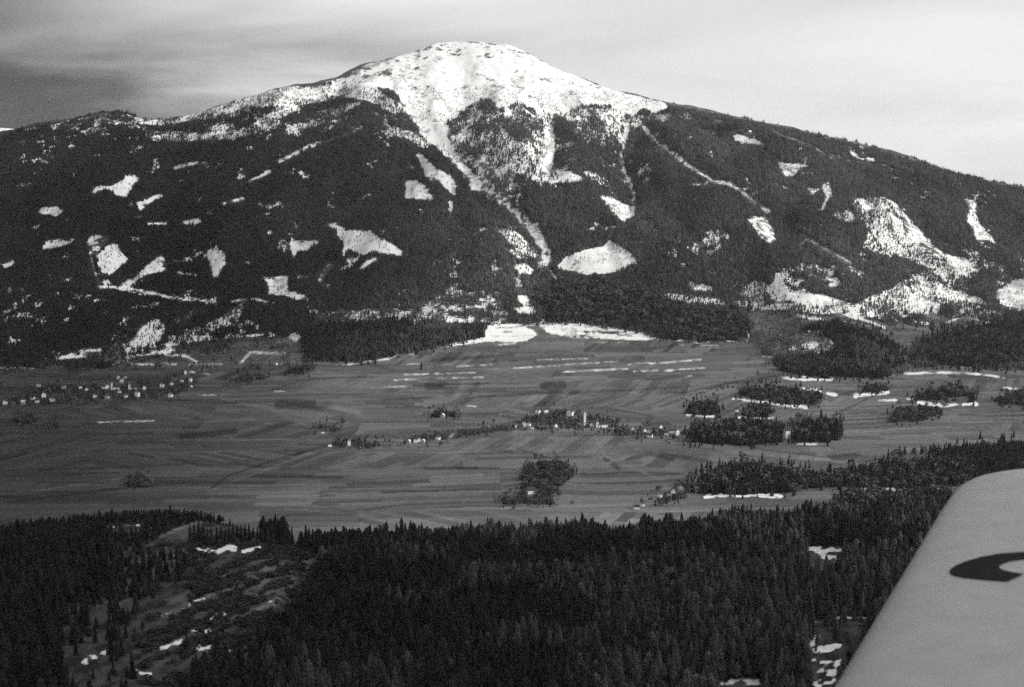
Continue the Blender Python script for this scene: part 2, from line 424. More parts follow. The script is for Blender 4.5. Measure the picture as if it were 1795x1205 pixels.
def tone_far(X, Y, u, v):
    """albedo of meadow and ploughland by parcel"""
    # blocks of land, each ploughed its own way
    bx = X + 120 * (fbm(X / 600, Y / 500, 21, 2) - .5)
    by = Y + 90 * (fbm(X / 600, Y / 500, 23, 2) - .5)
    bj = np.floor(by / 210)
    bi = np.floor(bx / 420 + 5.3 * hash2(bj, bj * 0, 4))
    hb = hash2(bi, bj, 5)
    ang = np.radians(6) + np.radians(16) * (hash2(bi, bj, 6) - .5) + np.where(hb > .80, np.radians(62), 0) + np.where(hb < .08, np.radians(-48), 0)
    xr = X * np.cos(ang) + Y * np.sin(ang)
    yr = -X * np.sin(ang) + Y * np.cos(ang)
    wd = 20 + 34 * hash2(bi, bj, 7)
    wd = np.where(hb > .80, wd * .8, wd)
    row = np.floor(yr / wd)
    ln = 110 + 260 * hash2(row, bi + 31 * bj, 11)
    cell = np.floor(xr / ln + hash2(row, bi, 12) * 7)
    key = cell + 57 * bi
    r = hash2(key, row + 91 * bj, 13)
    t = 0.121 * (0.66 + 0.58 * r)
    t = np.where(hash2(key, row + 91 * bj, 14) > 0.93, t * 0.62, t)
    edge = np.abs(yr / wd - row)
    t = np.where((edge < 0.09) & (hash2(key, row, 15) > .45), t * 0.7, t)
    t = t * (0.72 + 0.56 * fbm(X / 240, Y / 90, 41, 5))
    t = t * (0.8 + 0.4 * fbm(X / 1100, Y / 500, 51, 3))
    # furrow lines
    t = t * (.92 + .16 * vnoise(xr / 160, yr / 5.5, 43))
    return t * (1 - .62 * sstep(-X / Y, .05, .34))  # shading towards the left of the view is put into the field albedo


mark = blank(1.0)                 # explicit darker or paler strips seen in the fields
for s in ('757,633 900,623|5|.62', '840,696 985,688|5|.6', '860,687 980,684|3|.7', '955,678 987,676|13|.62', '752,678 782,676|13|.62', '490,710 548,710|15|.6', '557,714 576,710|10|.7', '318,766 412,757|9|.58',
          '745,822 875,822|4|.5', '435,835 600,838|5|.62', '1020,833 1100,829 1190,831|4|.6', '640,895 700,886 800,882 900,880|3|.6', '500,905 600,897 640,893|2|.7', '0,884 120,868 250,852|2.5|.62', '365,862 400,835 480,808 560,785 600,775|3|.6',
          '330,745 500,738|2|.75', '20,760 200,757|2|.75', '0,826 200,820 320,815|3|.7', '60,862 240,835|2|1.4', '1190,762 1240,778 1290,790 1400,800 1500,812|7|1.25', '1240,760 1340,790 1480,806|2|.65', '1000,690 1190,680|3|.72',
          '1005,704 1190,690|2|.8', '1130,668 1195,660|3|.7', '700,677 640,690 520,705|2|.8', '590,663 520,668|3|.7', '520,655 420,660|3|.72', '1195,690 1300,668 1365,660|3|.6', '1380,742 1500,730 1795,728|2|.7', '1480,752 1795,742|2|.72',
          '1500,765 1795,754|2|.78', '1600,735 1795,738|2|.7', '620,705 760,697|3|.7', '700,760 870,752|3|.72', '860,745 980,735|2|.7', '1100,806 1140,797 1180,806|6|.6', '1160,795 1250,812|5|.65', '970,790 980,810 1010,820|3|.6',
          '1060,805 1085,822|6|.55', '1110,600 1140,615 1060,612 960,618|8|.85', '1100,618 1190,606|4|.7', '1105,800 1060,815|3|1.2', '1000,815 900,785|2|.7', '905,780 925,800|2|.7', '500,892 660,905|4|1.15', '880,890 1000,888 1200,880|6|1.2',
          '1195,775 1300,795 1420,806 1520,815|3|1.35', '560,790 450,830 365,862|2.5|1.3', '345,690 480,720 600,775|2|1.25', '905,756 860,790 700,800|2|1.25', '1040,760 1060,800 1180,850|2|1.25', '10,712 110,703 240,700 340,690|2|1.3', '900,758 1000,753 1110,764 1195,770|2|1.3', '640,922 1190,905|18|1.25', '600,925 900,915|10|1.15', '1225,892 1380,880|16|1.0', '1180,898 1400,890|3|1.3', '1385,870 1450,868 1460,885|10|1.2', '650,640 690,650|6|.8', '800,672 785,690|14|.8', '815,675 800,700|8|1.15', '840,672 825,688|7|.75',
          '610,668 640,658|6|.8', '820,730 900,722|2|.75', '1240,700 1300,740|3|.8', '1460,730 1520,700|4|.6', '230,700 420,706|3|.7', '400,712 560,722|2|.8', '430,745 560,752|4|.8'):
    p, w, k = s.split('|')
    line(mark, p, float(w) * 1.15, float(k) ** 1.35)
mark = blur(mark, 1)

# ---- foreground hill maps
fg_forest = blank(1.0)
fg_snow = blank(0.0)
fg_tone = blank(0.030)
poly(fg_forest, '420,915 392,920 345,913 305,925 272,947 200,975 190,1040 240,1075 270,1100 230,1150 240,1205 300,1205 420,1150 470,1090 540,1040 560,1000 555,975 520,958 460,958', 0.015)
poly(fg_forest, '300,1110 420,1085 470,1100 440,1150 340,1165 270,1150', 0.22)
poly(fg_forest, '200,955 330,960 330,1010 230,1060 160,1040', 0.5)
poly(fg_forest, '332,925 345,915 455,925 465,956 335,957', 0.0)
poly(fg_forest, '110,1065 190,1035 245,1050 268,1100 235,1150 245,1206 120,1206 95,1130', 0.36)
poly(fg_forest, '160,975 210,965 200,1040 130,1060', 0.55)
poly(fg_tone, '420,915 392,920 345,913 305,925 272,947 200,975 190,1040 240,1075 260,1120 240,1205 300,1205 420,1150 470,1090 560,1040 575,1000 520,955 460,962 400,900', 0.030)
for p, w, k in (('430,1006 480,995 548,985', 12, .075), ('372,1046 440,1022 500,1012 545,1003', 15, .078), ('392,1066 440,1044 505,1026', 13, .07), ('340,1122 400,1092 450,1070 505,1044', 9, .065), ('335,1098 372,1064 418,1040', 10, .05),
                ('300,1060 350,1030 420,1000', 8, .045), ('255,1100 300,1075 340,1050', 9, .04), ('230,1030 290,1002 350,985', 12, .038), ('440,985 500,972 540,968', 8, .05), ('270,1165 330,1150 400,1130', 10, .045), ('215,1005 260,985 300,960', 10, .04)):
    line(fg_tone, p, w, k, .7)
poly(fg_tone, '340,913 400,918 345,945 270,962 305,930', 0.045)
line(fg_tone, '350,913 305,930 262,957', 5, 0.085)
line(fg_tone, '390,1100 450,1070 520,1030', 5, 0.085)
line(fg_tone, '230,1005 300,975 350,968', 3, 0.08)
for s in ('340,963 375,968 400,960 430,965 455,962|7|.9', '190,926 220,922 246,921|3|.7', '333,1057 358,1050|4|.9', '322,1070 332,1065|3|.8', '368,1092 372,1085 380,1078|4|.8', '392,1070 398,1082|6|.7', '282,1138 300,1130 318,1126|6|.9',
          '325,1110 345,1106|3|.8', '360,1108 378,1102|4|.8', '345,1137 390,1135 402,1140|7|.85', '378,1150 390,1148|5|.8', '150,1162 165,1150 182,1145|8|.8', '240,1176 250,1184 264,1182|5|.85', '470,1056 482,1054|3|.7', '300,1075 270,1082|2|.6',
          '1356,985 1375,981 1400,977|5|.9', '1415,964 1440,962 1475,963|7|.9', '1440,974 1470,980|7|.8', '1430,970 1460,966|5|.9', '1425,1092 1450,1085 1520,1082|4|.8', '1420,1135 1432,1118|8|.7', '1425,1142 1470,1134|8|.95', '1428,1158 1450,1165 1475,1160|8|.9',
          '1430,1178 1465,1172|5|.9', '1455,1182 1470,1180|7|.9', '1262,1198 1300,1192 1330,1200|9|.8', '1425,1203 1460,1196|9|.9', '440,1128 425,1140|4|.6', '270,1042 275,1036|3|.8', '560,952 580,955|2|.6'):
    p, w, k = s.split('|')
    line(fg_snow, p, float(w) * 1.15, float(k), .95); line(fg_forest, p, float(w) + 4, 0.0)
poly(fg_forest, '1415,960 1480,955 1478,985 1420,990', 0.0)
poly(fg_forest, '1405,985 1480,980 1470,1010 1420,1010', 0.35)
poly(fg_tone, '1405,985 1480,980 1470,1010 1420,1010', 0.06)
poly(fg_forest, '1415,1205 1412,1120 1425,1085 1540,1075 1480,1205', 0.22)
poly(fg_forest, '1255,1205 1262,1187 1335,1187 1340,1205', 0.0)
for p in ('714,1040 732,1030', '888,1063 902,1076', '1005,1062 1012,1070', '560,1046 566,1052'):
    line(fg_forest, p, 9, 0.0); line(fg_tone, p, 12, 0.07)
fg_forest = blur(fg_forest, 3); fg_snow = blur(fg_snow, 1); fg_tone = blur(fg_tone, 2)

# ------------------------------------------------------------------ terrain heights on a fan grid (bearing s = X / Y, distance Y)
rows = np.concatenate([np.linspace(1120, 2250, 110)[:-1], np.linspace(2250, 2620, 60)[:-1],
                       1 / np.linspace(1 / 2620, 1 / 4950, 330)[:-1], np.linspace(4950, 8150, 390)[:-1], np.linspace(8150, 10500, 26)])
cols = np.concatenate([np.linspace(-0.72, -0.40, 50)[:-1], np.linspace(-0.40, 0.40, 1030), np.linspace(0.40, 0.72, 50)[1:]])
SG, YG = np.meshgrid(cols, rows)
XG = SG * YG
ug = 897.5 + FPX * SG * 0.985        # near enough the photo column of a bearing


def cin(P, u):
    return np.interp(u, P[:, 0], P[:, 1])


def valley_z(X, Y):
    z = np.interp(Y, [2000, 2535, 3000, 3400, 3800, 4300, 4700, 5000, 5400], [20, 16, 12, 15, 20, 34, 62, 100, 160])
    return z + 13 * (fbm(X / 300, Y / 330, 61, 3) - .5) + 10 * (fbm(X / 1300, Y / 900, 71, 2) - .5)


Zv = valley_z(XG, YG)
yf, ys = cin(FOOTY, ug), cin(RIDGEY, ug)
vf, vs = cin(FOOT, ug), cin(SKYLINE, ug)
f = (YG - yf) / (ys - yf)
g = np.where(f < 1, 1 - np.clip(1 - f, 0, 1) ** 1.32, 1.0)
vm = vf + (vs - vf) * g
Zm = ZC - YG * v2t(vm)
zs_top = ZC - ys * v2t(vs)
Zm = np.where(f > 1, zs_top - 0.22 * (YG - ys) - 0.00012 * (YG - ys) ** 2, Zm)
w_m = sstep(f, -0.02, 0.04)
Z = Zv * (1 - w_m) + Zm * w_m
# relief: spurs and hollows fade out at foot and skyline
fade = sstep(f, 0.05, 0.3) * sstep(1 - f, 0.02, 0.22)
Z += fade * (250 * (fbm(XG / 620, YG / 1500, 81, 3) - .5) + 130 * (fbm(XG / 250, YG / 620, 91, 3) - .5) + 24 * (fbm(XG / 70, YG / 130, 95, 3) - .5))
Z += sstep(f, .1, .4) * (20 * (fbm(XG / 110, YG / 190, 97, 4) - .5) + 60 * (fbm(XG / 330, YG / 420, 99, 3) - .5) * sstep(f, .6, .9))


def ground(X, Y, zg=None):
    zg = Z if zg is None else zg
    X = np.asarray(X, float); Y = np.asarray(Y, float)
    s = X / Y
    ci = np.clip(np.interp(s, cols, np.arange(len(cols))), 0, len(cols) - 1.001)
    ri = np.clip(np.interp(Y, rows, np.arange(len(rows))), 0, len(rows) - 1.001)
    a, b = ci.astype(int), ri.astype(int)
    fa, fb = ci - a, ri - b
    return (zg[b, a] * (1 - fa) + zg[b, a + 1] * fa) * (1 - fb) + (zg[b + 1, a] * (1 - fa) + zg[b + 1, a + 1] * fa) * fb


def at(u, v, ymin=2500.0):
    """where the sight line of photo point (u, v) meets the land beyond ymin"""
    s = s_of(u, v)
    Y = np.linspace(ymin, 8600, 4000)
    tz = (ZC - ground(s * Y, Y)) / Y
    i = np.nonzero(tz <= v2t(v))[0]
    k = i[0] if len(i) else len(Y) - 1
    return s * Y[k], Y[k], float(ground(s * Y[k], Y[k]))


def carve(path, depth, width):
    """push a valley (depth > 0) or a spur (depth < 0) into the slope along a path"""
    global Z
    P = np.array([at(u, v)[:2] for u, v in pts(path)])
    d = np.full(XG.shape, 1e9)
    m = (XG > P[:, 0].min() - 3 * width) & (XG < P[:, 0].max() + 3 * width) & (YG > P[:, 1].min() - 3 * width) & (YG < P[:, 1].max() + 3 * width)
    gx, gy = XG[m], YG[m]
    dd = np.full(gx.shape, 1e9)
    for (ax, ay), (bx, by) in zip(P[:-1], P[1:]):
        l2 = (bx - ax) ** 2 + (by - ay) ** 2 + 1e-9
        t = np.clip(((gx - ax) * (bx - ax) + (gy - ay) * (by - ay)) / l2, 0, 1)
        dd = np.minimum(dd, np.hypot(gx - ax - t * (bx - ax), gy - ay - t * (by - ay)))
    Z[m] -= depth * np.exp(-(dd / width) ** 2)


carve('712,195 735,222 775,258 815,302 850,332 900,365 940,410 958,445 945,490', 60, 95)
carve('655,172 690,205 735,250 780,300 800,330', -55, 120)
carve('960,205 965,250 958,295 985,330', 30, 70)
carve('1096,215 1096,270 1108,320 1108,370 1085,420', 30, 70)
carve('1130,225 1165,260 1215,296 1300,337 1345,372', 22, 60)
carve('1010,230 1030,290 1010,330', -28, 110)
carve('870,190 900,240 920,290', -25, 90)
carve('1180,230 1200,300 1250,400', -28, 130)
carve('1420,270 1470,340 1480,420', -25, 140)
carve('1640,330 1670,400 1700,470', -20, 120)
carve('430,330 330,420 260,500', 35, 130)
carve('560,250 500,330 450,420', -30, 150)
carve('300,250 200,300 100,380', -25, 150)
carve('640,260 640,340 620,420', -25, 160)


def bump(u, v, h, r, ry=None):
    global Z
    x, y, _ = at(u, v)
    ry = ry or r
    Z += h * np.exp(-((XG - x) / r) ** 2 - ((YG - y) / ry) ** 2)


bump(1480, 600, 26, 170, 120); bump(1700, 600, 24, 230, 130); bump(1130, 545, 18, 260, 120); bump(650, 595, 22, 190, 110)
bump(960, 850, 7, 60, 90); bump(1360, 700, 7, 150, 70); bump(1330, 760, 8, 160, 60); bump(1650, 695, 8, 180, 70); bump(250, 655, 10, 260, 90)
bump(1300, 845, 8, 150, 60); bump(1620, 820, 26, 190, 90)
# near hill
vc = cin(CRESTV, ug)
yc = np.interp(ug, [0, 250, 400, 520, 900, 1300, 1795], [2180, 2220, 2230, 2240, 2260, 2280, 2280])
zc_ = ZC - yc * v2t(vc)
z0 = ZC - 1280 * v2t(np.interp(ug, [0, 350, 700, 1795], [1195, 1215, 1210, 1205]))
k = (YG - 1280) / (yc - 1280)
Zh = z0 + (zc_ - z0) * k + (k > 0) * (k < 1) * 26 * np.sin(np.pi * np.clip(k, 0, 1)) * (fbm(XG / 260, YG / 380, 101, 3) - .5)
Zh = np.where(YG > yc, zc_ - 0.36 * (YG - yc) - 0.0004 * (YG - yc) ** 2, Zh)
Zh += 4 * (fbm(XG / 60, YG / 60, 103, 3) - .5)
# shallow dell with the meadow on the left
Zh -= 10 * np.exp(-((ug - 330) / 110) ** 2 - ((YG - 1750) / 300) ** 2)
soft = 9.0
Z = np.where(YG < 2900, np.maximum(Z, Zh) + soft * 0.35 * np.exp(-((Z - Zh) / soft) ** 2), Z)
HILL = (Zh > Z - 4) & (YG < 2700)

UG, VG = project(XG, YG, Z)
r_hill = int(np.searchsorted(rows, 2620))
r_val = int(np.searchsorted(rows, 4500))


# ------------------------------------------------------------------ materials
def nodes_mat(name):
    m = bpy.data.materials.new(name)
    m.use_nodes = True
    t = m.node_tree
    b = t.nodes['Principled BSDF']
    b.inputs['Specular IOR Level'].default_value = 0.15
    b.inputs['Roughness'].default_value = 0.9
    return m, t, b


def grey(t, v, tint=(1.0, 0.99, 0.965)):
    c = t.nodes.new('ShaderNodeCombineColor')
    for k_, f_ in enumerate(tint):
        t.links.new(mth(t, 'MULTIPLY', v, f_), c.inputs[k_])
    return c.outputs[0]


def tex_noise(t, scale, detail=4, rough=0.6, coord='Object', stretch=(1, 1, 1)):
    tc = t.nodes.new('ShaderNodeTexCoord')
    mp = t.nodes.new('ShaderNodeMapping')
    mp.inputs['Scale'].default_value = stretch
    t.links.new(tc.outputs[coord], mp.inputs[0])
    n = t.nodes.new('ShaderNodeTexNoise')
    n.inputs['Scale'].default_value = scale
    n.inputs['Detail'].default_value = detail
    n.inputs['Roughness'].default_value = rough
    t.links.new(mp.outputs[0], n.inputs['Vector'])
    return n.outputs['Fac']


def attr(t, name, kind='GEOMETRY'):
    n = t.nodes.new('ShaderNodeAttribute')
    n.attribute_name = name
    n.attribute_type = kind
    return n.outputs['Fac']


def ground_material():
    m, t, b = nodes_mat('meadow_and_snow')
    fine = tex_noise(t, 0.09, 5, 0.7)
    rough = tex_noise(t, 0.02, 4, 0.6, stretch=(0.5, 1, 1))
    sn = attr(t, 'snow')
    tn = attr(t, 'tone')
    # where snow is thin it breaks up over stubble and rock
    edge = mth(t, 'ADD', sn, mth(t, 'MULTIPLY', mth(t, 'SUBTRACT', fine, 0.5), 0.9))
    mask = smooth(t, edge, 0.22, 0.74)
    field = mth(t, 'MULTIPLY', tn, mth(t, 'ADD', 0.45, mth(t, 'ADD', mth(t, 'MULTIPLY', fine, 0.75), mth(t, 'MULTIPLY', rough, 0.35))))
    white = mth(t, 'MULTIPLY', 0.83, mth(t, 'ADD', 0.78, mth(t, 'MULTIPLY', rough, 0.38)))
    mix = mth(t, 'ADD', mth(t, 'MULTIPLY', field, mth(t, 'SUBTRACT', 1.0, mask)), mth(t, 'MULTIPLY', white, mask))
    t.links.new(grey(t, mix), b.inputs['Base Color'])
    b.inputs['Specular IOR Level'].default_value = 0.05
    return m


MAT_GROUND = ground_material()


def conifer_material(name, base, kind):
    m, t, b = nodes_mat(name)
    n = tex_noise(t, 0.55, 3, 0.6)
    tn = attr(t, 'tone', 'INSTANCER') if kind == 'INSTANCER' else attr(t, 'tree_tone', 'OBJECT')
    v = mth(t, 'MULTIPLY', mth(t, 'MULTIPLY', tn, base), mth(t, 'ADD', 0.55, mth(t, 'MULTIPLY', n, 0.9)))
    t.links.new(grey(t, v, (1.0, 0.98, 0.95)), b.inputs['Base Color'])
    b.inputs['Specular IOR Level'].default_value = 0.04
    return m


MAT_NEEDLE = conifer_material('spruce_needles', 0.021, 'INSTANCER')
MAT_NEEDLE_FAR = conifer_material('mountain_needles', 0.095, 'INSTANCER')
MAT_NEEDLE_OBJ = conifer_material('spruce_needles_near', 0.021, 'OBJECT')
MAT_TWIG = conifer_material('bare_twigs', 0.085, 'INSTANCER')


def plain(name, val, rough=0.9, noise=0.0, scale=1.0, tint=(1.0, 0.99, 0.97)):
    m, t, b = nodes_mat(name)
    n = tex_noise(t, scale, 4, 0.6)
    v = mth(t, 'MULTIPLY', val, mth(t, 'ADD', 1 - noise / 2, mth(t, 'MULTIPLY', n, noise)))
    t.links.new(grey(t, v, tint), b.inputs['Base Color'])
    b.inputs['Roughness'].default_value = rough
    return m


MAT_BARK = plain('bark', 0.06, noise=0.6, scale=3)
MAT_PLASTER = plain('white_plaster', 0.88, noise=0.2, scale=0.4)
MAT_PLASTER2 = plain('grey_plaster', 0.5, noise=0.3, scale=0.4)
MAT_TIMBER = plain('dark_timber', 0.10, noise=0.5, scale=0.8)
MAT_ROOF = plain('shingle_roof', 0.05, noise=0.5, scale=1.2)
MAT_ROOF_SNOW = plain('snowy_roof', 0.62, noise=0.6, scale=0.5)
MAT_SPIRE = plain('spire_cladding', 0.16, noise=0.3, scale=0.8)
MAT_GLASS = plain('dark_window', 0.03, rough=0.3)

# ------------------------------------------------------------------ terrain meshes


def tag(o, label=None, cat=None, group=None, kind=None):
    for k_, v_ in (('label', label), ('category', cat), ('group', group), ('kind', kind)):
        if v_:
            o[k_] = v_
    return o


def link(name, me, parent=None):
    o = bpy.data.objects.new(name, me)
    COL.objects.link(o)
    if parent is not None:
        o.parent = parent
    return o


def grid_mesh(name, X, Y, Zz, attrs, mat):
    nr, nc = X.shape
    me = bpy.data.meshes.new(name)
    co = np.stack([X, Y, Zz], -1).reshape(-1, 3).astype(np.float32)
    idx = np.arange(nr * nc).reshape(nr, nc)
    q = np.stack([idx[:-1, :-1], idx[:-1, 1:], idx[1:, 1:], idx[1:, :-1]], -1).reshape(-1, 4)
    me.vertices.add(len(co)); me.vertices.foreach_set('co', co.ravel())
    me.loops.add(q.size); me.loops.foreach_set('vertex_index', q.ravel().astype(np.int32))
    me.polygons.add(len(q)); me.polygons.foreach_set('loop_start', np.arange(0, q.size, 4, dtype=np.int32))
    me.polygons.foreach_set('use_smooth', np.ones(len(q), bool))
    me.update(calc_edges=True)
    for n_, a_ in attrs.items():
        at_ = me.attributes.new(n_, 'FLOAT', 'POINT')
        at_.data.foreach_set('value', a_.reshape(-1).astype(np.float32))
    me.materials.append(mat)
    return me


wu = 3.0 * (fbm(XG / 45, YG / 45, 111, 3) - .5) * 2
wv = 2.0 * (fbm(XG / 45, YG / 45, 113, 3) - .5) * 2
far_w = sstep(YG, 4700, 5200)
SN = look(snow_b, UG + wu * far_w, VG + wv * far_w)
FO = look(forest_b, UG, VG)
GL = glade(XG, YG, UG, VG) * sstep(FO, .3, .7)
SN = np.maximum(SN, .72 * GL)
# wind-scoured, stony places on the high open snow
SN = SN - (FO < .5) * sstep(Z, 1080, 1200) * .24 * sstep(.45 * fbm(XG / 130, YG / 300, 205, 5) + .55 * fbm(XG / 26, YG / 40, 207, 4), .50, .68)
SN = SN - far_w * .48 * sstep(.5 * fbm(XG / 50, YG / 70, 209, 4) + .5 * fbm(XG / 14, YG / 18, 211, 3), .47, .68)
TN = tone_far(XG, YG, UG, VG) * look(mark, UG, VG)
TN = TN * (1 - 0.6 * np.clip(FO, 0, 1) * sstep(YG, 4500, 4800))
hidden = (f > 1.0)
SN = np.where(hidden, 0.7, SN)
SNH = look(fg_snow, UG, VG) + 0.0
mxr = YG * .985 + XG * .17
myr = XG * .985 - YG * .17
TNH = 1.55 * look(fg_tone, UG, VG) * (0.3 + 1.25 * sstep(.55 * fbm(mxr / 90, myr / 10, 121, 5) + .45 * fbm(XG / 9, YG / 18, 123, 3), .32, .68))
SN = np.where(HILL, SNH, SN)
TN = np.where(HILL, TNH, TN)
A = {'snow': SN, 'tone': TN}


def part_rows(name, r0, r1, cs=1, label=None, cat=None):
    sl = (slice(r0, r1 + 1), slice(None, None, cs))
    me = grid_mesh(name, XG[sl], YG[sl], Z[sl], {n_: a_[sl] for n_, a_ in A.items()}, MAT_GROUND)
    return tag(link(name, me), label, cat, kind='structure')


part_rows('hill', 0, r_hill, 2, 'dark wooded near hill with a pale meadow clearing on its left', 'hill')
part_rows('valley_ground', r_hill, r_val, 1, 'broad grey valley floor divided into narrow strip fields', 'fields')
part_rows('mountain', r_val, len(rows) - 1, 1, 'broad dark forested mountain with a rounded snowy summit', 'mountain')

# far white summit just showing at the left edge of the view
px0 = np.linspace(-9000, 1000, 120); py0 = np.linspace(12500, 15500, 40)
PX, PY = np.meshgrid(px0, py0)
top = np.interp(PX, [-9000, -6000, -5050, -4760, -4500, -4200, -3500, 1000], [1150, 1180, 1190, 1195, 1120, 1050, 900, 700])
PZ = top - np.abs(PY - 13500) * 0.5 + 160 * (fbm(PX / 500, PY / 500, 131, 4) - .5)
me = grid_mesh('distant_peak', PX, PY, PZ, {'snow': PX * 0 + 0.8, 'tone': PX * 0 + .1}, MAT_GROUND)
tag(link('distant_peak', me), 'faint white far summit behind the left end of the ridge', 'mountain', kind='structure')

# ------------------------------------------------------------------ trees: shapes


class MB:
    def __init__(s):
        s.v, s.f = [], []

    def add(s, v, f):
        o = len(s.v)
        s.v += [tuple(p) for p in v]
        s.f += [tuple(i + o for i in q) for q in f]

    def mesh(s, name, mat, smooth_=False):
        me = bpy.data.meshes.new(name)
        me.from_pydata(s.v, [], s.f)
        if smooth_:
            for p in me.polygons:
                p.use_smooth = True
        me.materials.append(mat)
        me.update()
        return me

    def build(s, name, mat, parent=None, smooth_=False):
        return link(name, s.mesh(name, mat, smooth_), parent)

    def box(s, c, d, rz=0.0):
        cx, cy, cz = c
        x, y, z = d[0] / 2, d[1] / 2, d[2] / 2
        ca, sa = math.cos(rz), math.sin(rz)
        P = [(cx + a * ca - b * sa, cy + a * sa + b * ca, cz + h) for h in (-z, z) for a, b in ((-x, -y), (x, -y), (x, y), (-x, y))]
        s.add(P, [(3, 2, 1, 0), (4, 5, 6, 7), (0, 1, 5, 4), (1, 2, 6, 5), (2, 3, 7, 6), (3, 0, 4, 7)])


def skirts(mb, x, y, z, h, r, layers, seg, rnd, base=0.06, taper=0.72):
    """a spruce crown: drooping jagged skirts of branches round a leaning leader"""
    lx, ly = rnd.uniform(-.02, .02) * h, rnd.uniform(-.02, .02) * h
    for i in range(layers):
        t = i / layers
        zt = z + h * (base + (1 - base) * min(1.0, t + 1.55 / layers))
        zb = z + h * (base + (1 - base) * t)
        rr = r * (1 - t) ** taper * rnd.uniform(.78, 1.15) + 0.02 * h * (1 - t)
        cx, cy = x + lx * t, y + ly * t
        a0 = rnd.uniform(0, 6.28)
        ring = []
        for j in range(seg):
            a = a0 + 6.283 * j / seg
            q = rr * (1.0 if j % 2 == 0 else .62) * rnd.uniform(.75, 1.2)
            ring.append((cx + q * math.cos(a), cy + q * math.sin(a), zb - h * 0.03 * (1 if j % 2 == 0 else -.5) * rnd.uniform(.5, 1.4)))
        mb.add([(cx, cy, zt)] + ring, [(0, 1 + j, 1 + (j + 1) % seg) for j in range(seg)])


def trunk(mb, x, y, z0, z1, r, seg=5):
    P = [(x + r * k_ * math.cos(6.283 * j / seg), y + r * k_ * math.sin(6.283 * j / seg), zz_) for zz_, k_ in ((z0, 1), (z1, .25)) for j in range(seg)]
    mb.add(P, [(j, (j + 1) % seg, seg + (j + 1) % seg, seg + j) for j in range(seg)])


def proto(name, mesh):
    return bpy.data.objects.new(name, mesh)      # a source shape only, not placed


def spruce_proto(seed, layers, seg, r=0.17, mat=None, base=.06, taper=.72):
    rnd = random.Random(seed)
    mb = MB()
    skirts(mb, 0, 0, 0, 1.0, r, layers, seg, rnd, base, taper)
    trunk(mb, 0, 0, -.12, max(.3, base + .2), .012)
    return proto('spruce_shape', mb.mesh('spruce_shape', mat or MAT_NEEDLE))


def clump_proto(seed, n=9):
    """nine spruces of a mountain wood standing on ground that climbs away from the valley"""
    rnd = random.Random(seed)
    mb = MB()
    for i in range(n):
        gx, gy = (i % 3 - 1) * 5.6 + rnd.uniform(-2.2, 2.2), (i // 3 - 1) * 5.6 + rnd.uniform(-2.2, 2.2)
        h = rnd.uniform(13, 24)
        skirts(mb, gx, gy, gy * .40 - 3, h + 3, h * .17, 4, 6, rnd, .1)
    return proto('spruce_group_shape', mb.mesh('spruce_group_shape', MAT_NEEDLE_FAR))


def leafy_proto(seed):
    """bare winter broadleaf: a trunk, limbs and a loose crown of twig clusters"""
    rnd = random.Random(seed)
    mb = MB()
    trunk(mb, 0, 0, -.1, .5, .03)
    for i in range(70):
        a, c = rnd.uniform(0, 6.283), rnd.uniform(-1, 1)
        rr = rnd.uniform(.45, 1) ** .5
        s_ = math.sqrt(max(0, 1 - c * c))
        p = Vector((.40 * rr * s_ * math.cos(a), .40 * rr * s_ * math.sin(a), .60 + .40 * rr * c))
        d1 = Vector((rnd.uniform(-1, 1), rnd.uniform(-1, 1), rnd.uniform(-.6, 1))).normalized() * .13
        d2 = d1.cross(Vector((rnd.uniform(-1, 1), rnd.uniform(-1, 1), rnd.uniform(-1, 1)))).normalized() * .085
        mb.add([p - d1, p + d2, p + d1, p - d2], [(0, 1, 2, 3)])
    return proto('broadleaf_shape', mb.mesh('broadleaf_shape', MAT_TWIG))


SPRUCES = [spruce_proto(i, 9, 12, (.16, .19, .21, .15, .23)[i]) for i in range(5)]
PINES = [spruce_proto(10 + i, 8, 14, (.24, .20, .27)[i], None, (.3, .22, .4)[i], .5) for i in range(3)]
NEARS = SPRUCES + PINES
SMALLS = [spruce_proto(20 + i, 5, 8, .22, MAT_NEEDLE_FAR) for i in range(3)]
CLUMPS = [clump_proto(40 + i) for i in range(8)]
LEAFY = [leafy_proto(60 + i) for i in range(4)]
MIXED = SPRUCES + LEAFY


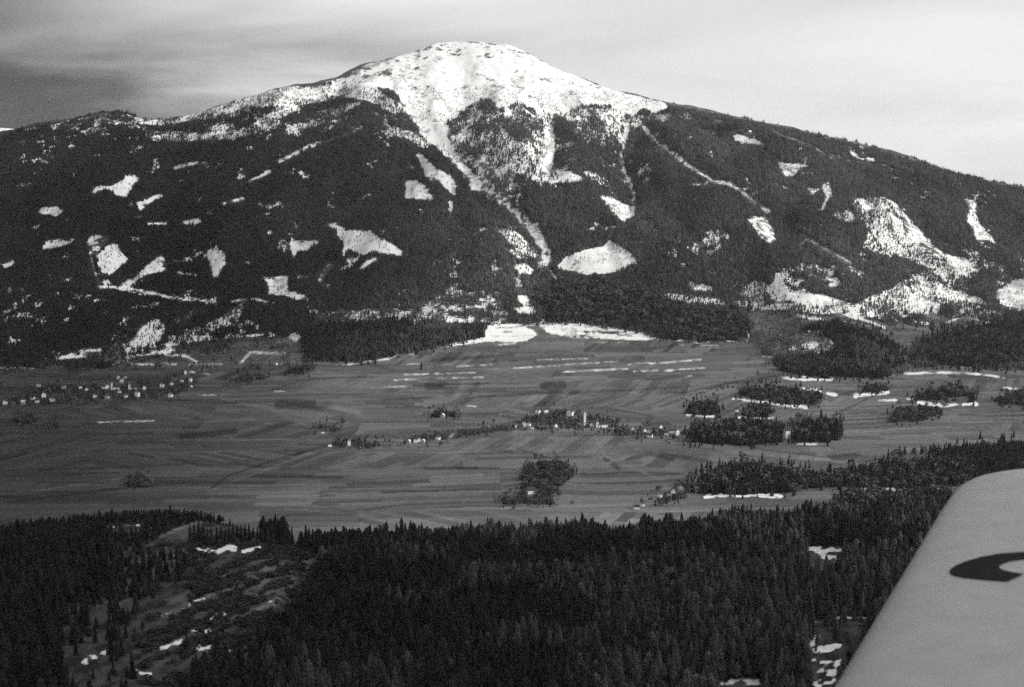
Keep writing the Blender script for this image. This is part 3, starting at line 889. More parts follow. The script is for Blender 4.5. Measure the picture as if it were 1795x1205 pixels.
def scatter(name, P, width, height, rot, var, tn, shapes):
    """one stuff object: a cloud of points that grows a tree shape on each"""
    me = bpy.data.meshes.new(name)
    me.vertices.add(len(P))
    me.vertices.foreach_set('co', np.asarray(P, np.float32).ravel())
    for n_, a_, ty in (('sw', width, 'FLOAT'), ('sh', height, 'FLOAT'), ('rz', rot, 'FLOAT'), ('tone', tn, 'FLOAT'), ('var', var, 'INT')):
        x = me.attributes.new(n_, ty, 'POINT')
        x.data.foreach_set('value', np.asarray(a_, np.int32 if ty == 'INT' else np.float32))
    o = link(name, me)
    g_ = bpy.data.node_groups.new(name + '_grow', 'GeometryNodeTree')
    g_.interface.new_socket('Geometry', in_out='INPUT', socket_type='NodeSocketGeometry')
    g_.interface.new_socket('Geometry', in_out='OUTPUT', socket_type='NodeSocketGeometry')
    n = g_.nodes.new
    gi, go = n('NodeGroupInput'), n('NodeGroupOutput')
    join = n('GeometryNodeJoinGeometry')
    for sh in reversed(shapes):
        oi = n('GeometryNodeObjectInfo')
        oi.inputs['Object'].default_value = sh
        oi.inputs['As Instance'].default_value = False
        gt = n('GeometryNodeGeometryToInstance')
        g_.links.new(oi.outputs['Geometry'], gt.inputs[0])
        g_.links.new(gt.outputs[0], join.inputs[0])
    inst = n('GeometryNodeInstanceOnPoints')

    def na(k_, ty):
        q = n('GeometryNodeInputNamedAttribute')
        q.data_type = ty
        q.inputs['Name'].default_value = k_
        return q.outputs['Attribute']
    cr, cs = n('ShaderNodeCombineXYZ'), n('ShaderNodeCombineXYZ')
    g_.links.new(na('rz', 'FLOAT'), cr.inputs[2])
    sw = na('sw', 'FLOAT')
    g_.links.new(sw, cs.inputs[0]); g_.links.new(sw, cs.inputs[1]); g_.links.new(na('sh', 'FLOAT'), cs.inputs[2])
    g_.links.new(gi.outputs[0], inst.inputs['Points'])
    g_.links.new(join.outputs[0], inst.inputs['Instance'])
    inst.inputs['Pick Instance'].default_value = True
    g_.links.new(na('var', 'INT'), inst.inputs['Instance Index'])
    g_.links.new(cr.outputs[0], inst.inputs['Rotation'])
    g_.links.new(cs.outputs[0], inst.inputs['Scale'])
    g_.links.new(inst.outputs[0], go.inputs[0])
    md = o.modifiers.new('grow', 'NODES')
    md.node_group = g_
    return o


# what the relief hides
tang = (Z - ZC) / YG
CMX = np.maximum.accumulate(tang, 0)


def unseen(X, Y, z, h):
    s = X / Y
    ci = np.clip(np.interp(s, cols, np.arange(len(cols))), 0, len(cols) - 1).astype(int)
    ri = np.clip(np.interp(Y - 45, rows, np.arange(len(rows))), 0, len(rows) - 1).astype(int)
    return (z + h - ZC) / Y < CMX[ri, ci] - 0.0045


def cells(x0, x1, y0, y1, step, smax=0.405):
    gx, gy = np.meshgrid(np.arange(x0, x1, step), np.arange(y0, y1, step))
    gx = gx + (np.arange(gx.shape[0]) % 2)[:, None] * step / 2
    gx = (gx + rng.uniform(-.42, .42, gx.shape) * step).ravel()
    gy = (gy + rng.uniform(-.42, .42, gy.shape) * step).ravel()
    k_ = np.abs(gx / gy) < smax
    return gx[k_], gy[k_]


# ---- mountain forest
X, Y = cells(-3300, 3300, 4480, 8300, 15.5)
z = ground(X, Y)
U_, V_ = project(X, Y, z + 13 * rng.uniform(.3, 1.1, len(X)))
ff = np.interp(s_of(U_, V_) * FPX * .985 + 897.5, FOOTY[:, 0], FOOTY[:, 1])
rid = np.interp(X / Y * FPX * .985 + 897.5, RIDGEY[:, 0], RIDGEY[:, 1])
wx, wy = 12 * (fbm(X / 32, Y / 50, 143, 3) - .5), 9 * (fbm(X / 32, Y / 50, 145, 3) - .5)
den = look(forest_b, U_ + wx, V_ + wy)
U0, V0 = project(X, Y, z)
den = np.where(Y > rid + 10, 0.9 * (look(forest_b, U0, V0 + 14) > .6), den)
snb = look(snow_b, U0, V0)
keep = (den > .72) & (look(forest_b, U0 + wx, V0 + wy) > .5) & (glade(X, Y, U0, V0) < .5) & ~unseen(X, Y, z, 24) & (Y > 4480) & (Y < rid + 120)
X, Y, z = X[keep], Y[keep], z[keep]
alt = sstep(z, 900, 1250)
hs = (1 - .45 * alt) * rng.uniform(.75, 1.15, len(X)) * (.7 + .6 * fbm(X / 160, Y / 200, 149, 2))
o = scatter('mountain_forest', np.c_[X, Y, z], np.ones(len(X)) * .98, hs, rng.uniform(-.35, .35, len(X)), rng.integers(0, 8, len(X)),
            rng.uniform(.7, 1.3, len(X)) * (0.35 + 1.3 * fbm(X / 260, Y / 420, 141, 4)) * (1 - .75 * sstep(-X / Y, .0, .24)), CLUMPS)  # tree tone also carries the painted-in shading of the left side
tag(o, 'dense dark conifer forest covering the mountain slopes between snowy clearings', 'forest', kind='stuff')
n_mount = len(X)

# ---- open woods between the closed forest and the clearings, tree by tree
X, Y = cells(-3300, 3300, 4480, 8200, 6.6)
z = ground(X, Y)
U_, V_ = project(X, Y, z + 5)
wx, wy = 12 * (fbm(X / 32, Y / 50, 143, 3) - .5), 9 * (fbm(X / 32, Y / 50, 145, 3) - .5)
den = look(forest_b, U_ + wx, V_ + wy)
pat = fbm(X / 45, Y / 110, 147, 4)
gl_ = glade(X, Y, U_, V_)
den = np.where(den < .76, np.minimum(den, look(forest_b, U_ + wx, V_ + wy - 3)) * np.clip(.35 + 4.5 * (pat - .36), .05, 1.9), np.where(gl_ > .45, .42, 0))
keep = (den > rng.random(len(X)) + .06) & ~unseen(X, Y, z, 14)
X, Y, z = X[keep], Y[keep], z[keep]
hs = rng.uniform(7, 19, len(X)) * (1 - .3 * sstep(z, 850, 1250))
o = scatter('open_woodland', np.c_[X, Y, z - .5], hs * 1.2, hs, rng.uniform(0, 6.28, len(X)), rng.integers(0, 3, len(X)), rng.uniform(.6, 1.2, len(X)) * (1 - .6 * sstep(-X / Y, .02, .26)), SMALLS)  # tone darkens leftwards: shade put into the tree colour
tag(o, 'open conifer woodland thinning out on snow below the summit and round the clearings', 'woodland', kind='stuff')
n_open = len(X)

# ---- single dwarf trees on the snow at the tree line and in the clearings
X, Y = cells(-3300, 3300, 4480, 8200, 11.0)
z = ground(X, Y)
U_, V_ = project(X, Y, z + 2)
den = look(tl, U_, V_) * (0.35 + 1.3 * (fbm(X / 90, Y / 90, 151, 3) > .5))
keep = (den > rng.random(len(X))) & ~unseen(X, Y, z, 8)
X, Y, z = X[keep], Y[keep], z[keep]
hs = rng.uniform(4, 12, len(X)) * (1 - .35 * sstep(z, 900, 1300))
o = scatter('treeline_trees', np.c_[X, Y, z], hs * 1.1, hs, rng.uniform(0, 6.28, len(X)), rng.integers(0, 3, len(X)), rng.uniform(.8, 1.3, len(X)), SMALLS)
tag(o, 'scattered dwarf conifers dotting the open snow along the mountain tree line', 'trees', kind='stuff')
n_tl = len(X)

# ---- near forest
X, Y = cells(-1000, 1000, 1130, 2420, 7.4)
z = ground(X, Y)
U_, V_ = project(X, Y, z + 2)
den = look(fg_forest, U_, V_)
yce = np.interp(X / Y * FPX * .985 + 897.5, [0, 250, 400, 520, 900, 1300, 1795], [2180, 2220, 2230, 2240, 2260, 2280, 2280])
den = np.where(Y > yce, np.where((U_ > 520) | (U_ < 388), .95, 0.0), den)
gap = fbm(X / 60, Y / 60, 161, 3)
keep = (den * np.where(gap < .36, .4, 1.0) > rng.random(len(X))) & (V_ < 1300)
X, Y, z = X[keep], Y[keep], z[keep]
clear = look(fg_forest, *project(X, Y, z + 2))
U_ = U_[keep]
yc_k = yce[keep] - 60
hs = np.where((U_ < 400) & (Y > 1950), .42, 1) * rng.normal(29, 6.5, len(X)).clip(10, 46) * (.62 + .76 * fbm(X / 55, Y / 70, 163, 3)) * np.where(clear < .6, .62, 1)
rp = fbm(X / 130, Y / 200, 165, 3)
# no crown stands in front of the open ground behind it
top_d = look(fg_forest, *project(X, Y, z + .72 * hs))
ok_ = (Y > yc_k) | (top_d > .5) | ((top_d > .12) & (rng.random(len(X)) < top_d))
X, Y, z, hs, rp = X[ok_], Y[ok_], z[ok_], hs[ok_], rp[ok_]
larch = rng.random(len(X)) < sstep(rp + .16 * (X / 500), .46, .66) * .6
tn = rng.uniform(.5, 1.3, len(X)) * (.5 + rp)
tn = np.where(larch, rng.uniform(1.6, 3.6, len(X)), tn)
var = np.where(rng.random(len(X)) < .3, rng.integers(5, 8, len(X)), rng.integers(0, 5, len(X)))
# low bare scrub over the meadow
BX, BY = cells(-560, -80, 1300, 2300, 5.0)
bz = ground(BX, BY)
BU, BV = project(BX, BY, bz)
b_ok = (look(fg_forest, BU, BV) < .3) & (BU < 600) & (look(fg_tone, BU, BV) < .062 + .05 * (rng.random(len(BX)) < .2)) & (look(fg_snow, BU, BV) < .2)
bn = fbm((BY * .985 + BX * .17) / 70, (BX * .985 - BY * .17) / 14, 221, 4)
b_ok &= (bn > .47) & (BV > 955)
SCRUB = (BX[b_ok], BY[b_ok], bz[b_ok])
# the nearest three hundred stand on their own
U_, V_ = project(X, Y, z + hs * .6)
inview = (U_ > 5) & (U_ < 1790) & (V_ < 1195) & ~((V_ > 830) & (U_ > 1455 + (1205 - V_) * .62))
order = np.where(inview)[0]
order = order[np.argsort(Y[order] / hs[order])][:300]
single = np.zeros(len(X), bool)
single[order] = True
k_ = ~single
o = scatter('near_forest', np.c_[X, Y, z][k_], hs[k_] * rng.uniform(.85, 1.25, k_.sum()), hs[k_], rng.uniform(0, 6.28, k_.sum()), var[k_], tn[k_], NEARS)
tag(o, 'dense black conifer forest covering the near hill across the foreground', 'forest', kind='stuff')
bh = rng.uniform(2.5, 7, len(SCRUB[0]))
o = scatter('meadow_scrub', np.c_[SCRUB[0], SCRUB[1], SCRUB[2] - .3], bh * 1.7, bh, rng.uniform(0, 6.28, len(bh)), rng.integers(0, 4, len(bh)), rng.uniform(.25, .8, len(bh)), LEAFY)
tag(o, 'low dark scrub in streaks across the clearing on the near hill', 'bushes', kind='stuff')
near_single = [(X[i], Y[i], z[i], hs[i], tn[i]) for i in order]
n_near = int(k_.sum())

NEAR_CROWNS, NEAR_TRUNKS = [], []
for i in range(8):
    rnd = random.Random(200 + i)
    mb = MB(); skirts(mb, 0, 0, 0, 1.0, rnd.uniform(.16, .23), 13, 16, rnd, (.05, .05, .05, .25)[i % 4], (.72, .72, .8, .5)[i % 4])
    NEAR_CROWNS.append(mb.mesh('crown', MAT_NEEDLE_OBJ))
    mb = MB(); trunk(mb, 0, 0, -.1, .85, .013, 6)
    NEAR_TRUNKS.append(mb.mesh('trunk', MAT_BARK))


def spruce(x, y, z_, h, tn_, label, group, i=0):
    r = bpy.data.objects.new('spruce_tree', None)
    COL.objects.link(r)
    r.location = (x, y, z_)
    r.rotation_euler = (0, 0, random.uniform(0, 6.28))
    w = h * random.uniform(.9, 1.15)
    r.scale = (w, w, h)
    tag(r, label, 'tree', group)
    c = link('crown', NEAR_CROWNS[i % 8], r)
    c['tree_tone'] = float(tn_)
    link('trunk', NEAR_TRUNKS[i % 8], r)
    return r


for i, (x, y, z_, h, t_) in enumerate(near_single):
    spruce(x, y, z_, h, t_, 'dark pointed spruce in the nearest ranks of the foreground forest', 'spruces at the near edge of the foreground forest', i)

# ------------------------------------------------------------------ villages
def house_meshes(l, w, h, rh):
    mb = MB()
    x, y = l / 2, w / 2
    P = [(-x, -y, -3), (x, -y, -3), (x, y, -3), (-x, y, -3), (-x, -y, h), (x, -y, h), (x, y, h), (-x, y, h), (-x, 0, h + rh - .15), (x, 0, h + rh - .15)]
    mb.add(P, [(0, 1, 5, 4), (2, 3, 7, 6), (1, 2, 6, 9, 5), (3, 0, 4, 8, 7)])
    rf = MB()
    e, o_ = .9, .25
    sl = rh / y
    for sg in (-1, 1):
        a = [(-x - e, 0, h + rh), (x + e, 0, h + rh), (x + e, sg * (y + e), h - e * sl), (-x - e, sg * (y + e), h - e * sl)]
        b = [(p[0], p[1], p[2] + o_) for p in a]
        fs = [(0, 1, 2, 3), (7, 6, 5, 4), (0, 4, 5, 1), (1, 5, 6, 2), (2, 6, 7, 3), (3, 7, 4, 0)]
        rf.add(a + b, fs if sg > 0 else [tuple(reversed(q)) for q in fs])
    ch = MB(); ch.box((x * .4, y * .35, h + rh * .9), (.9, .9, 2.0))
    wn = MB()
    for fl in range(2 if h > 5 else 1):
        for i in range(-1, 2):
            wn.box((i * l * .3, -y - .03, 1.6 + fl * 2.7), (1.0, .16, 1.3))
            wn.box((i * l * .3, y + .03, 1.6 + fl * 2.7), (1.0, .16, 1.3))
        for sg in (-1, 1):
            wn.box((sg * (x + .03), 0, 1.6 + fl * 2.7), (.16, 1.0, 1.3))
    return mb, rf, ch, wn


HOUSE = {}
for nm, (l, w, h, rh, wall, roof) in {'white': (12, 9.5, 6.2, 3.0, MAT_PLASTER, MAT_ROOF), 'farm': (18, 12, 6.5, 3.8, MAT_PLASTER, MAT_ROOF), 'tall': (11, 10, 10, 3.0, MAT_PLASTER, MAT_ROOF),
                                       'snowy': (12, 9, 5.5, 3.2, MAT_PLASTER2, MAT_ROOF_SNOW), 'barn': (14, 9, 5, 3.2, MAT_TIMBER, MAT_ROOF), 'grey': (11, 9, 5.5, 3, MAT_PLASTER2, MAT_ROOF)}.items():
    mb, rf, ch, wn = house_meshes(l, w, h, rh)
    HOUSE[nm] = (mb.mesh('wall', wall), rf.mesh('roof', roof), ch.mesh('chimney', MAT_PLASTER2), wn.mesh('windows', MAT_GLASS))
HOUSES = []
ORD = 'first second third fourth fifth sixth seventh eighth ninth tenth eleventh twelfth thirteenth fourteenth fifteenth sixteenth seventeenth eighteenth'.split()


def house(u, v, nm, label, group, rz=None, k=1.0):
    x, y, z_ = at(u, v)
    HOUSES.append((x, y))
    k *= 1.05
    r = bpy.data.objects.new('house' if nm != 'barn' else 'barn', None)
    COL.objects.link(r)
    r.location = (x, y, z_ + .2)
    r.rotation_euler = (0, 0, random.choice((0, math.pi / 2, math.pi / 2)) + random.uniform(-.35, .35) if rz is None else rz)
    r.scale = (k, k, k * 1.3)
    tag(r, label, 'barn' if nm == 'barn' else 'house', group)
    wl = link('wall', HOUSE[nm][0], r)
    rf = link('roof', HOUSE[nm][1], r)
    link('chimney', HOUSE[nm][2], rf)
    return r


WORDK = {'white': 'white house', 'farm': 'large white farmhouse', 'tall': 'tall white house', 'snowy': 'pale-roofed grey house', 'barn': 'dark timber barn', 'grey': 'grey house'}


def village(rows_, place, group):
    for rowname, items in rows_:
        cnt, tot = {}, {}
        for it in items:
            tot[it[2]] = tot.get(it[2], 0) + 1
        for it in sorted(items):
            nm = it[2]
            cnt[nm] = cnt.get(nm, 0) + 1
            w = WORDK[nm]
            if tot[nm] == 1:
                lab = f'only {w} in the {rowname} of {place}'
            else:
                lab = f'{ORD[cnt[nm] - 1]} {w} from the left in the {rowname} of {place}'
            house(it[0], it[1], nm, lab, group, k=it[3] if len(it) > 3 else 1.0)


village([('front row', [(9, 709, 'white'), (41, 709, 'snowy'), (58, 701, 'white', .8), (65, 706, 'white', .9), (77, 696, 'farm'), (92, 704, 'farm', .85), (22, 712, 'barn'), (110, 700, 'barn'), (166, 697, 'white', .8), (188, 699, 'grey'), (221, 697, 'white', .8),
                        (241, 696, 'tall'), (299, 696, 'white'), (130, 702, 'barn'), (255, 697, 'barn')]),
         ('back row', [(68, 678, 'grey'), (112, 681, 'grey'), (141, 681, 'white', .75), (152, 685, 'white', .75), (183, 682, 'white'), (189, 681, 'tall', .7), (210, 689, 'white', .8), (253, 683, 'white', .9), (284, 679, 'white'), (301, 675, 'white', .75), (319, 670, 'white', .75),
                       (334, 669, 'tall', .7), (336, 679, 'white', .6), (325, 656, 'tall', .7), (120, 690, 'barn'), (205, 680, 'barn'), (275, 678, 'barn')]),
         ('hillside above', [(207, 665, 'snowy', .8), (214, 667, 'grey', .8), (220, 663, 'grey', .7), (213, 672, 'snowy', .7)])], 'the left village', 'houses of the left village')
village([('left end', [(906, 750, 'white', .9), (919, 749, 'tall', .9), (927, 747, 'white', .8), (932, 753, 'white', .7), (912, 752, 'barn')]),
         ('back row', [(943, 724, 'farm', .85), (957, 723, 'white', .85), (1000, 728, 'farm', 1.25), (986, 726, 'barn'), (1012, 727, 'barn')]),
         ('middle', [(974, 749, 'white', .8), (1016, 745, 'grey'), (1036, 748, 'grey'), (1030, 750, 'barn'), (985, 748, 'barn')]),
         ('right end', [(1109, 754, 'white', .7), (1130, 757, 'white', .7), (1137, 760, 'white', .9), (1139, 767, 'farm', .7), (1158, 752, 'tall', .6), (1177, 759, 'farm', .7), (1187, 763, 'tall', .9), (1121, 760, 'barn'), (1150, 763, 'barn'), (1168, 763, 'grey')])],
        'the middle village', 'houses of the middle village')
village([('cluster', [(717, 777, 'snowy', .7), (728, 776, 'white', .8), (735, 775, 'white', .9), (742, 776, 'snowy', .7), (768, 771, 'farm', .7), (789, 767, 'grey', .8), (793, 764, 'grey', .7), (752, 774, 'barn', .8)])], 'the hedge hamlet', 'houses of the hamlet along the hedge')
village([('row', [(1116, 893, 'farm', .6), (1126, 888, 'white', .6), (1156, 872, 'white', .75), (1180, 864, 'farm', .7), (1193, 858, 'white', .7), (1140, 880, 'grey', .7), (1166, 868, 'barn', .6)])], 'the wood lane', 'houses on the lane by the right wood')
house(931, 866, 'farm', 'white farmhouse beside the lone wedge of woodland in the fields', None, .2, .95)
house(578, 783, 'white', 'small white house left of the chapel with the bushes', None, .3, .7)
house(566, 760, 'white', 'tiny white house by the clump of trees left of the chapel', None, .1, .6)
house(776, 733, 'snowy', 'lone pale farmhouse inside the clump of trees above the hedge', None, 1.4, 1.0)
house(1381, 768, 'tall', 'pale tall building in the gap between the two dark groves', None, .2, 1.5)
house(1291, 722, 'white', 'small white house between the two little groves', None, .2, .75)
house(1416, 686, 'white', 'small white house behind the grove over the long snow strip', None, .2, .8)
house(1436, 688, 'white', 'white house at the right end of the grove over the snow strip', None, .4, .8)
house(485, 640, 'tall', 'tiny white house on the slope left of the round copse', None, .4, .6)


def church(u, v, th, label, name='church', k=1.0, spire=12, onion=False):
    x, y, z_ = at(u, v)
    HOUSES.append((x, y))
    r = bpy.data.objects.new(name, None)
    COL.objects.link(r)
    r.location = (x, y, z_)
    r.rotation_euler = (0, 0, .15)
    tag(r, label, name)
    w = 5.6 * k
    mb = MB(); mb.box((0, 0, th / 2 - 1), (w, w, th + 2))
    mb.box((0, 0, th * .72), (w + .5, w + .5, .5)); mb.box((0, 0, th), (w + .7, w + .7, .6))
    tw = mb.build('tower', MAT_PLASTER, r)
    ow = MB()
    for a in ((1, 0), (-1, 0), (0, 1), (0, -1)):
        ow.box((a[0] * (w / 2 + .02), a[1] * (w / 2 + .02), th * .86), (1.2 if a[1] else .12, 1.2 if a[0] else .12, 2.6))
    ow.build('belfry_opening', MAT_GLASS, tw)
    sp = MB()
    hw = w / 2 + .1
    zb = th + .3
    prof = [(1, 0), (.8, .12), (.42, .45), (0.02, 1)]
    for (r0, a0), (r1, a1) in zip(prof[:-1], prof[1:]):
        P = [(q * hw * sx, q * hw * sy, zb + spire * aa) for q, aa in ((r0, a0), (r1, a1)) for sx, sy in ((-1, -1), (1, -1), (1, 1), (-1, 1))]
        sp.add(P, [(j, (j + 1) % 4, 4 + (j + 1) % 4, 4 + j) for j in range(4)])
    sp.build('spire', MAT_SPIRE, r)
    if name == 'church':
        nl, nw, nh = 22 * k, 10 * k, 8 * k
        wl, rf, ch, wn = house_meshes(nl, nw, nh, 5.5 * k)
        for q in (wl, rf):
            q.v = [(p[0] + nl / 2 + w / 2 + .6, p[1] + 1, p[2]) for p in q.v]
        wl.build('nave', MAT_PLASTER, r)
        rf.build('nave_roof', MAT_ROOF, r)
    return r


church(1025, 746, 34, 'white church with the tallest tower, in the middle of the middle village', k=1.0, spire=6)
church(1047, 750, 14, 'second, shorter white church tower with a pointed spire, right of the tallest tower', k=1.15, spire=15)
church(196, 683, 19, 'white church tower standing in the back row of the left village', k=.9, spire=8)
church(227, 683, 14, 'shorter white church with pointed roof, right of the left village tower', k=.9, spire=12)
church(612, 781, 11, 'little white chapel with a pointed roof among bushes in the fields', name='chapel', k=1.25, spire=9)

# ---- woods, groves and hedges of the valley
GROVES = [   # name, outline of the dark mass in view, spacing, height, broadleaf share, label, category
    ('wood', '520,577 560,562 640,562 700,552 750,577 850,567 846,592 780,606 700,622 620,637 540,632', 7, 19, .0, 'dark spruce wood pushing out into the fields below the left slopes', 'wood'),
    ('wood', '938,520 1000,500 1080,497 1150,520 1200,531 1312,556 1314,592 1260,599 1180,594 1120,579 1060,571 960,562', 6.5, 22, .5, 'tall even block of forest standing above the upper edge of the fields', 'wood'),
    ('wood', '1365,650 1372,630 1420,618 1470,612 1440,588 1400,582 1420,566 1470,563 1530,580 1580,602 1590,640 1550,662 1450,662 1390,656', 6.5, 19, .1, 'wood on the rounded knoll right of the strip fields', 'wood'),
    ('wood', '1590,620 1630,590 1680,578 1740,565 1795,560 1795,640 1740,646 1660,642 1600,636', 6.5, 21, .05, 'dark wood on the slope at the far right edge', 'wood'),
    ('grove', '1288,694 1310,680 1360,676 1400,684 1440,688 1440,712 1400,712 1340,706', 6.5, 15, .35, 'irregular grove above a long snow strip, right of the middle village', 'grove'),
    ('grove', '1200,724 1215,704 1250,703 1268,716 1262,728 1220,730', 6.5, 14, .3, 'small rounded grove left of the longer groves, edged by snow', 'grove'),
    ('grove', '1298,730 1312,708 1345,706 1362,720 1350,733', 6.5, 14, .3, 'small grove between two snow strips right of the middle village', 'grove'),
    ('grove', '1200,778 1220,748 1270,736 1330,736 1374,742 1374,776 1300,782', 6.2, 19, .2, 'long dark grove at the right end of the middle village', 'grove'),
    ('grove', '1386,776 1390,744 1420,736 1474,736 1474,772 1430,778', 6.2, 19, .15, 'dark grove right of the pale tall building', 'grove'),
    ('grove', '1508,690 1516,674 1545,670 1562,682 1550,690', 7, 12, .4, 'low bushy grove above the short snow patch', 'grove'),
    ('grove', '1590,700 1620,684 1660,680 1712,690 1712,706 1650,706', 7, 14, .5, 'loose grove above the broad snow patches near the right edge', 'grove'),
    ('grove', '1562,740 1566,718 1600,712 1655,716 1650,726 1610,740', 7.5, 13, .7, 'pale thin grove of bare trees below the broad snow patches', 'grove'),
    ('wood', '1212,866 1228,836 1262,818 1310,811 1372,820 1430,826 1450,836 1420,852 1385,866 1300,868', 6, 19, .12, 'dark wood behind the bright curved snow strip', 'wood'),
    ('wood', '1400,842 1450,830 1500,818 1560,806 1640,800 1720,806 1700,850 1600,856 1500,854 1400,858', 6.0, 18, .35, 'mixed wood stretching left of the wing tip', 'wood'),
    ('wood', '1636,800 1650,790 1700,782 1760,776 1795,772 1860,770 1860,850 1700,848 1640,830', 6, 20, .0, 'tall dark spruce wood rising behind the wing tip', 'wood'),
    ('grove', '1464,900 1470,864 1530,862 1600,864 1660,850 1660,902 1560,905', 5.6, 19, .3, 'grove of slender trees between snow patch and near forest on the right', 'grove'),
    ('grove', '912,874 918,824 935,809 985,809 1007,828 992,848 965,872 945,884', 5.0, 9, .6, 'dark wedge of woodland alone in the middle of the fields', 'grove'),
    ('hedge', '866,882 880,872 960,874 985,880 970,886 890,886', 5, 8, .7, 'low dark hedge at the foot of the lone wedge of woodland', 'hedge'),
    ('grove', '540,757 552,746 580,745 606,752 600,758', 7, 9, .7, 'small clump of trees left of the white chapel hamlet', 'grove'),
    ('grove', '582,784 590,770 615,768 680,776 700,780 640,787', 7, 8, .7, 'bushes around the white chapel hamlet', 'grove'),
    ('grove', '744,736 762,722 785,716 804,722 802,732', 6, 10, .6, 'clump of trees around the lone pale farmhouse', 'grove'),
    ('hedge', '690,777 730,764 800,758 860,748 905,742 905,752 830,764 740,780', 7.5, 8, .75, 'long hedge of bare trees leading left from the middle village', 'hedge'),
    ('trees', '900,754 910,738 950,720 990,718 1030,722 1060,730 1100,745 1150,750 1195,756 1190,772 1120,768 1040,756 960,756', 9.5, 10, .6, 'bare and dark trees growing between the houses of the middle village', 'trees'),
    ('trees', '0,708 40,688 80,672 140,674 200,672 260,668 330,664 345,680 300,698 240,700 150,704 60,714', 9, 9, .6, 'dark trees growing between the houses of the left village', 'trees'),
    ('hedge', '1120,890 1160,866 1200,840 1214,846 1205,872 1160,888', 7, 10, .6, 'trees along the lane with small white houses left of the right wood', 'hedge'),
    ('grove', '394,670 410,658 450,655 474,664 450,671', 7.5, 10, .2, 'low dark copse at the upper left edge of the fields', 'grove'),
    ('grove', '495,657 505,645 545,640 552,652 530,657', 7.5, 11, .2, 'little round copse below the left spruce wood', 'grove'),
    ('grove', '220,852 224,830 246,828 270,846 262,856', 7, 9, .9, 'pale bare trees with bushes on the bank at the left of the fields', 'grove'),
    ('grove', '300,690 345,676 360,660 330,650 300,656 270,668', 11, 9, .4, 'dark trees above the right end of the left village', 'trees'),
    ('grove', '1740,708 1752,690 1795,684 1795,712', 7, 13, .4, 'loose trees by the snow at the right edge below the slope wood', 'grove'),
    ('grove', '20,742 30,730 60,726 62,742', 7, 9, .4, 'dark patch of bushes in the fields below the left village', 'grove'),
    ('grove', '60,754 66,746 104,738 108,750 100,752', 7, 7, .4, 'second, thinner patch of bushes below the left village', 'grove'),
    ('hedge', '1350,662 1300,668 1260,672 1260,676 1370,668', 9, 5, .8, 'thin dark hedge sweeping up to the wooded knoll', 'hedge'),
    ('hedge', '1190,692 1280,676 1300,676 1300,680 1190,697', 9, 5, .8, 'low hedge between the strip fields and the small rounded grove', 'hedge'),
]
n_grove = 0
for gi_, (nm, pl, stp, ht, bl, lab, cat) in enumerate(GROVES):
    P = pts(pl)
    W3 = np.array([at(u, min(v, 1000)) for u, v in P])
    X, Y = cells(W3[:, 0].min() - 80, W3[:, 0].max() + 80, W3[:, 1].min() - 260, W3[:, 1].max() + 260, stp, .46)
    z = ground(X, Y)
    gm = blank(0.0); poly(gm, P, 1.0); gm = blur(blur(gm, 3), 3)
    hs = rng.normal(ht * .87, ht * .32, len(X)).clip(ht * .35, ht * 1.75)
    hp = hs / Y * FPX
    U0, V0 = project(X, Y, z)
    rag = 14 * (fbm(X / 28, Y / 40, 171 + gi_, 3) - .5)
    clear_h = np.ones(len(X), bool)
    for hx, hy in HOUSES:
        clear_h &= ~((np.abs(X - hx * Y / hy) < 9) & (Y - hy > -45) & (Y - hy < 9))
    thr = .48 + .85 * (fbm(X / 30, Y / 45, 191 + gi_, 3) - .5) + .28 * (rng.random(len(X)) - .5)
    inside = lambda u, v: (look(gm, np.clip(u, 0, MW - 2), v) > thr)
    k_ = clear_h & inside(U0 + rag, V0) & inside(U0 + rag, V0 - .7 * hp + rag * .5) & ~unseen(X, Y, z, 20)
    k_ &= (fbm(X / 35, Y / 35, 181 + gi_, 2) > (.26 if nm == 'wood' else .38 if ht > 10 else .34))
    halo = look(blur(gm, 9), np.clip(U0, 0, MW - 2), V0)
    k_ |= clear_h & (halo > .08) & (rng.random(len(X)) < .05) & ~unseen(X, Y, z, 12)
    if U0.max() > MW:
        k_ |= (U0 > MW) & (rng.random(len(X)) < .8) & (np.abs(V0 - P[:, 1].mean()) < 22)
    X, Y, z, hs = X[k_], Y[k_], z[k_], hs[k_]
    n = len(X)
    leaf = rng.random(n) < bl * .75
    var = np.where(leaf, 5 + rng.integers(0, 4, n), rng.integers(0, 5, n))
    o = scatter(nm, np.c_[X, Y, z], hs * np.where(leaf, .95, 1.15), hs, rng.uniform(0, 6.28, n), var, rng.uniform(.5, 1.6, n), MIXED)
    tag(o, lab, cat, kind='stuff')
    n_grove += n

# row of slender trees on the meadow's brow (counted one by one)
rowx = [334, 341, 349, 357, 364, 371, 380, 388, 396, 402, 409, 416, 423, 430, 437, 444, 452, 459]
for i, u in enumerate(rowx):
    x, yy, zz_ = at(u, 953 + random.uniform(-6, 4), 1400)
    spruce(x, yy, zz_ - .3, random.uniform(24, 34) * (1 if i < 15 else .8), random.uniform(.7, 1.3), f'{ORD[i]} slender spruce from the left in the row on the brow of the meadow', 'row of slender spruces on the meadow brow', i)
for u, vb, h, lab in ((1385, 804, 13, 'lone dark tree by the lane above the right wood'), (1417, 812, 10, 'single small tree right of the lone tree by the lane'), (780, 858, 9, 'single bushy tree in the open field left of the woodland wedge'),
                      (1083, 742, 15, 'tall narrow poplar-like tree right of the church'), (536, 945, 26, 'tall spruce on the forest edge right of the meadow'), (548, 955, 29, 'tallest spruce at the left end of the forest skyline')):
    x, y, z_ = at(u, vb, 2500 if vb < 930 else 1400)
    spruce(x, y, z_ - .3, h, .8, lab, None, 3)

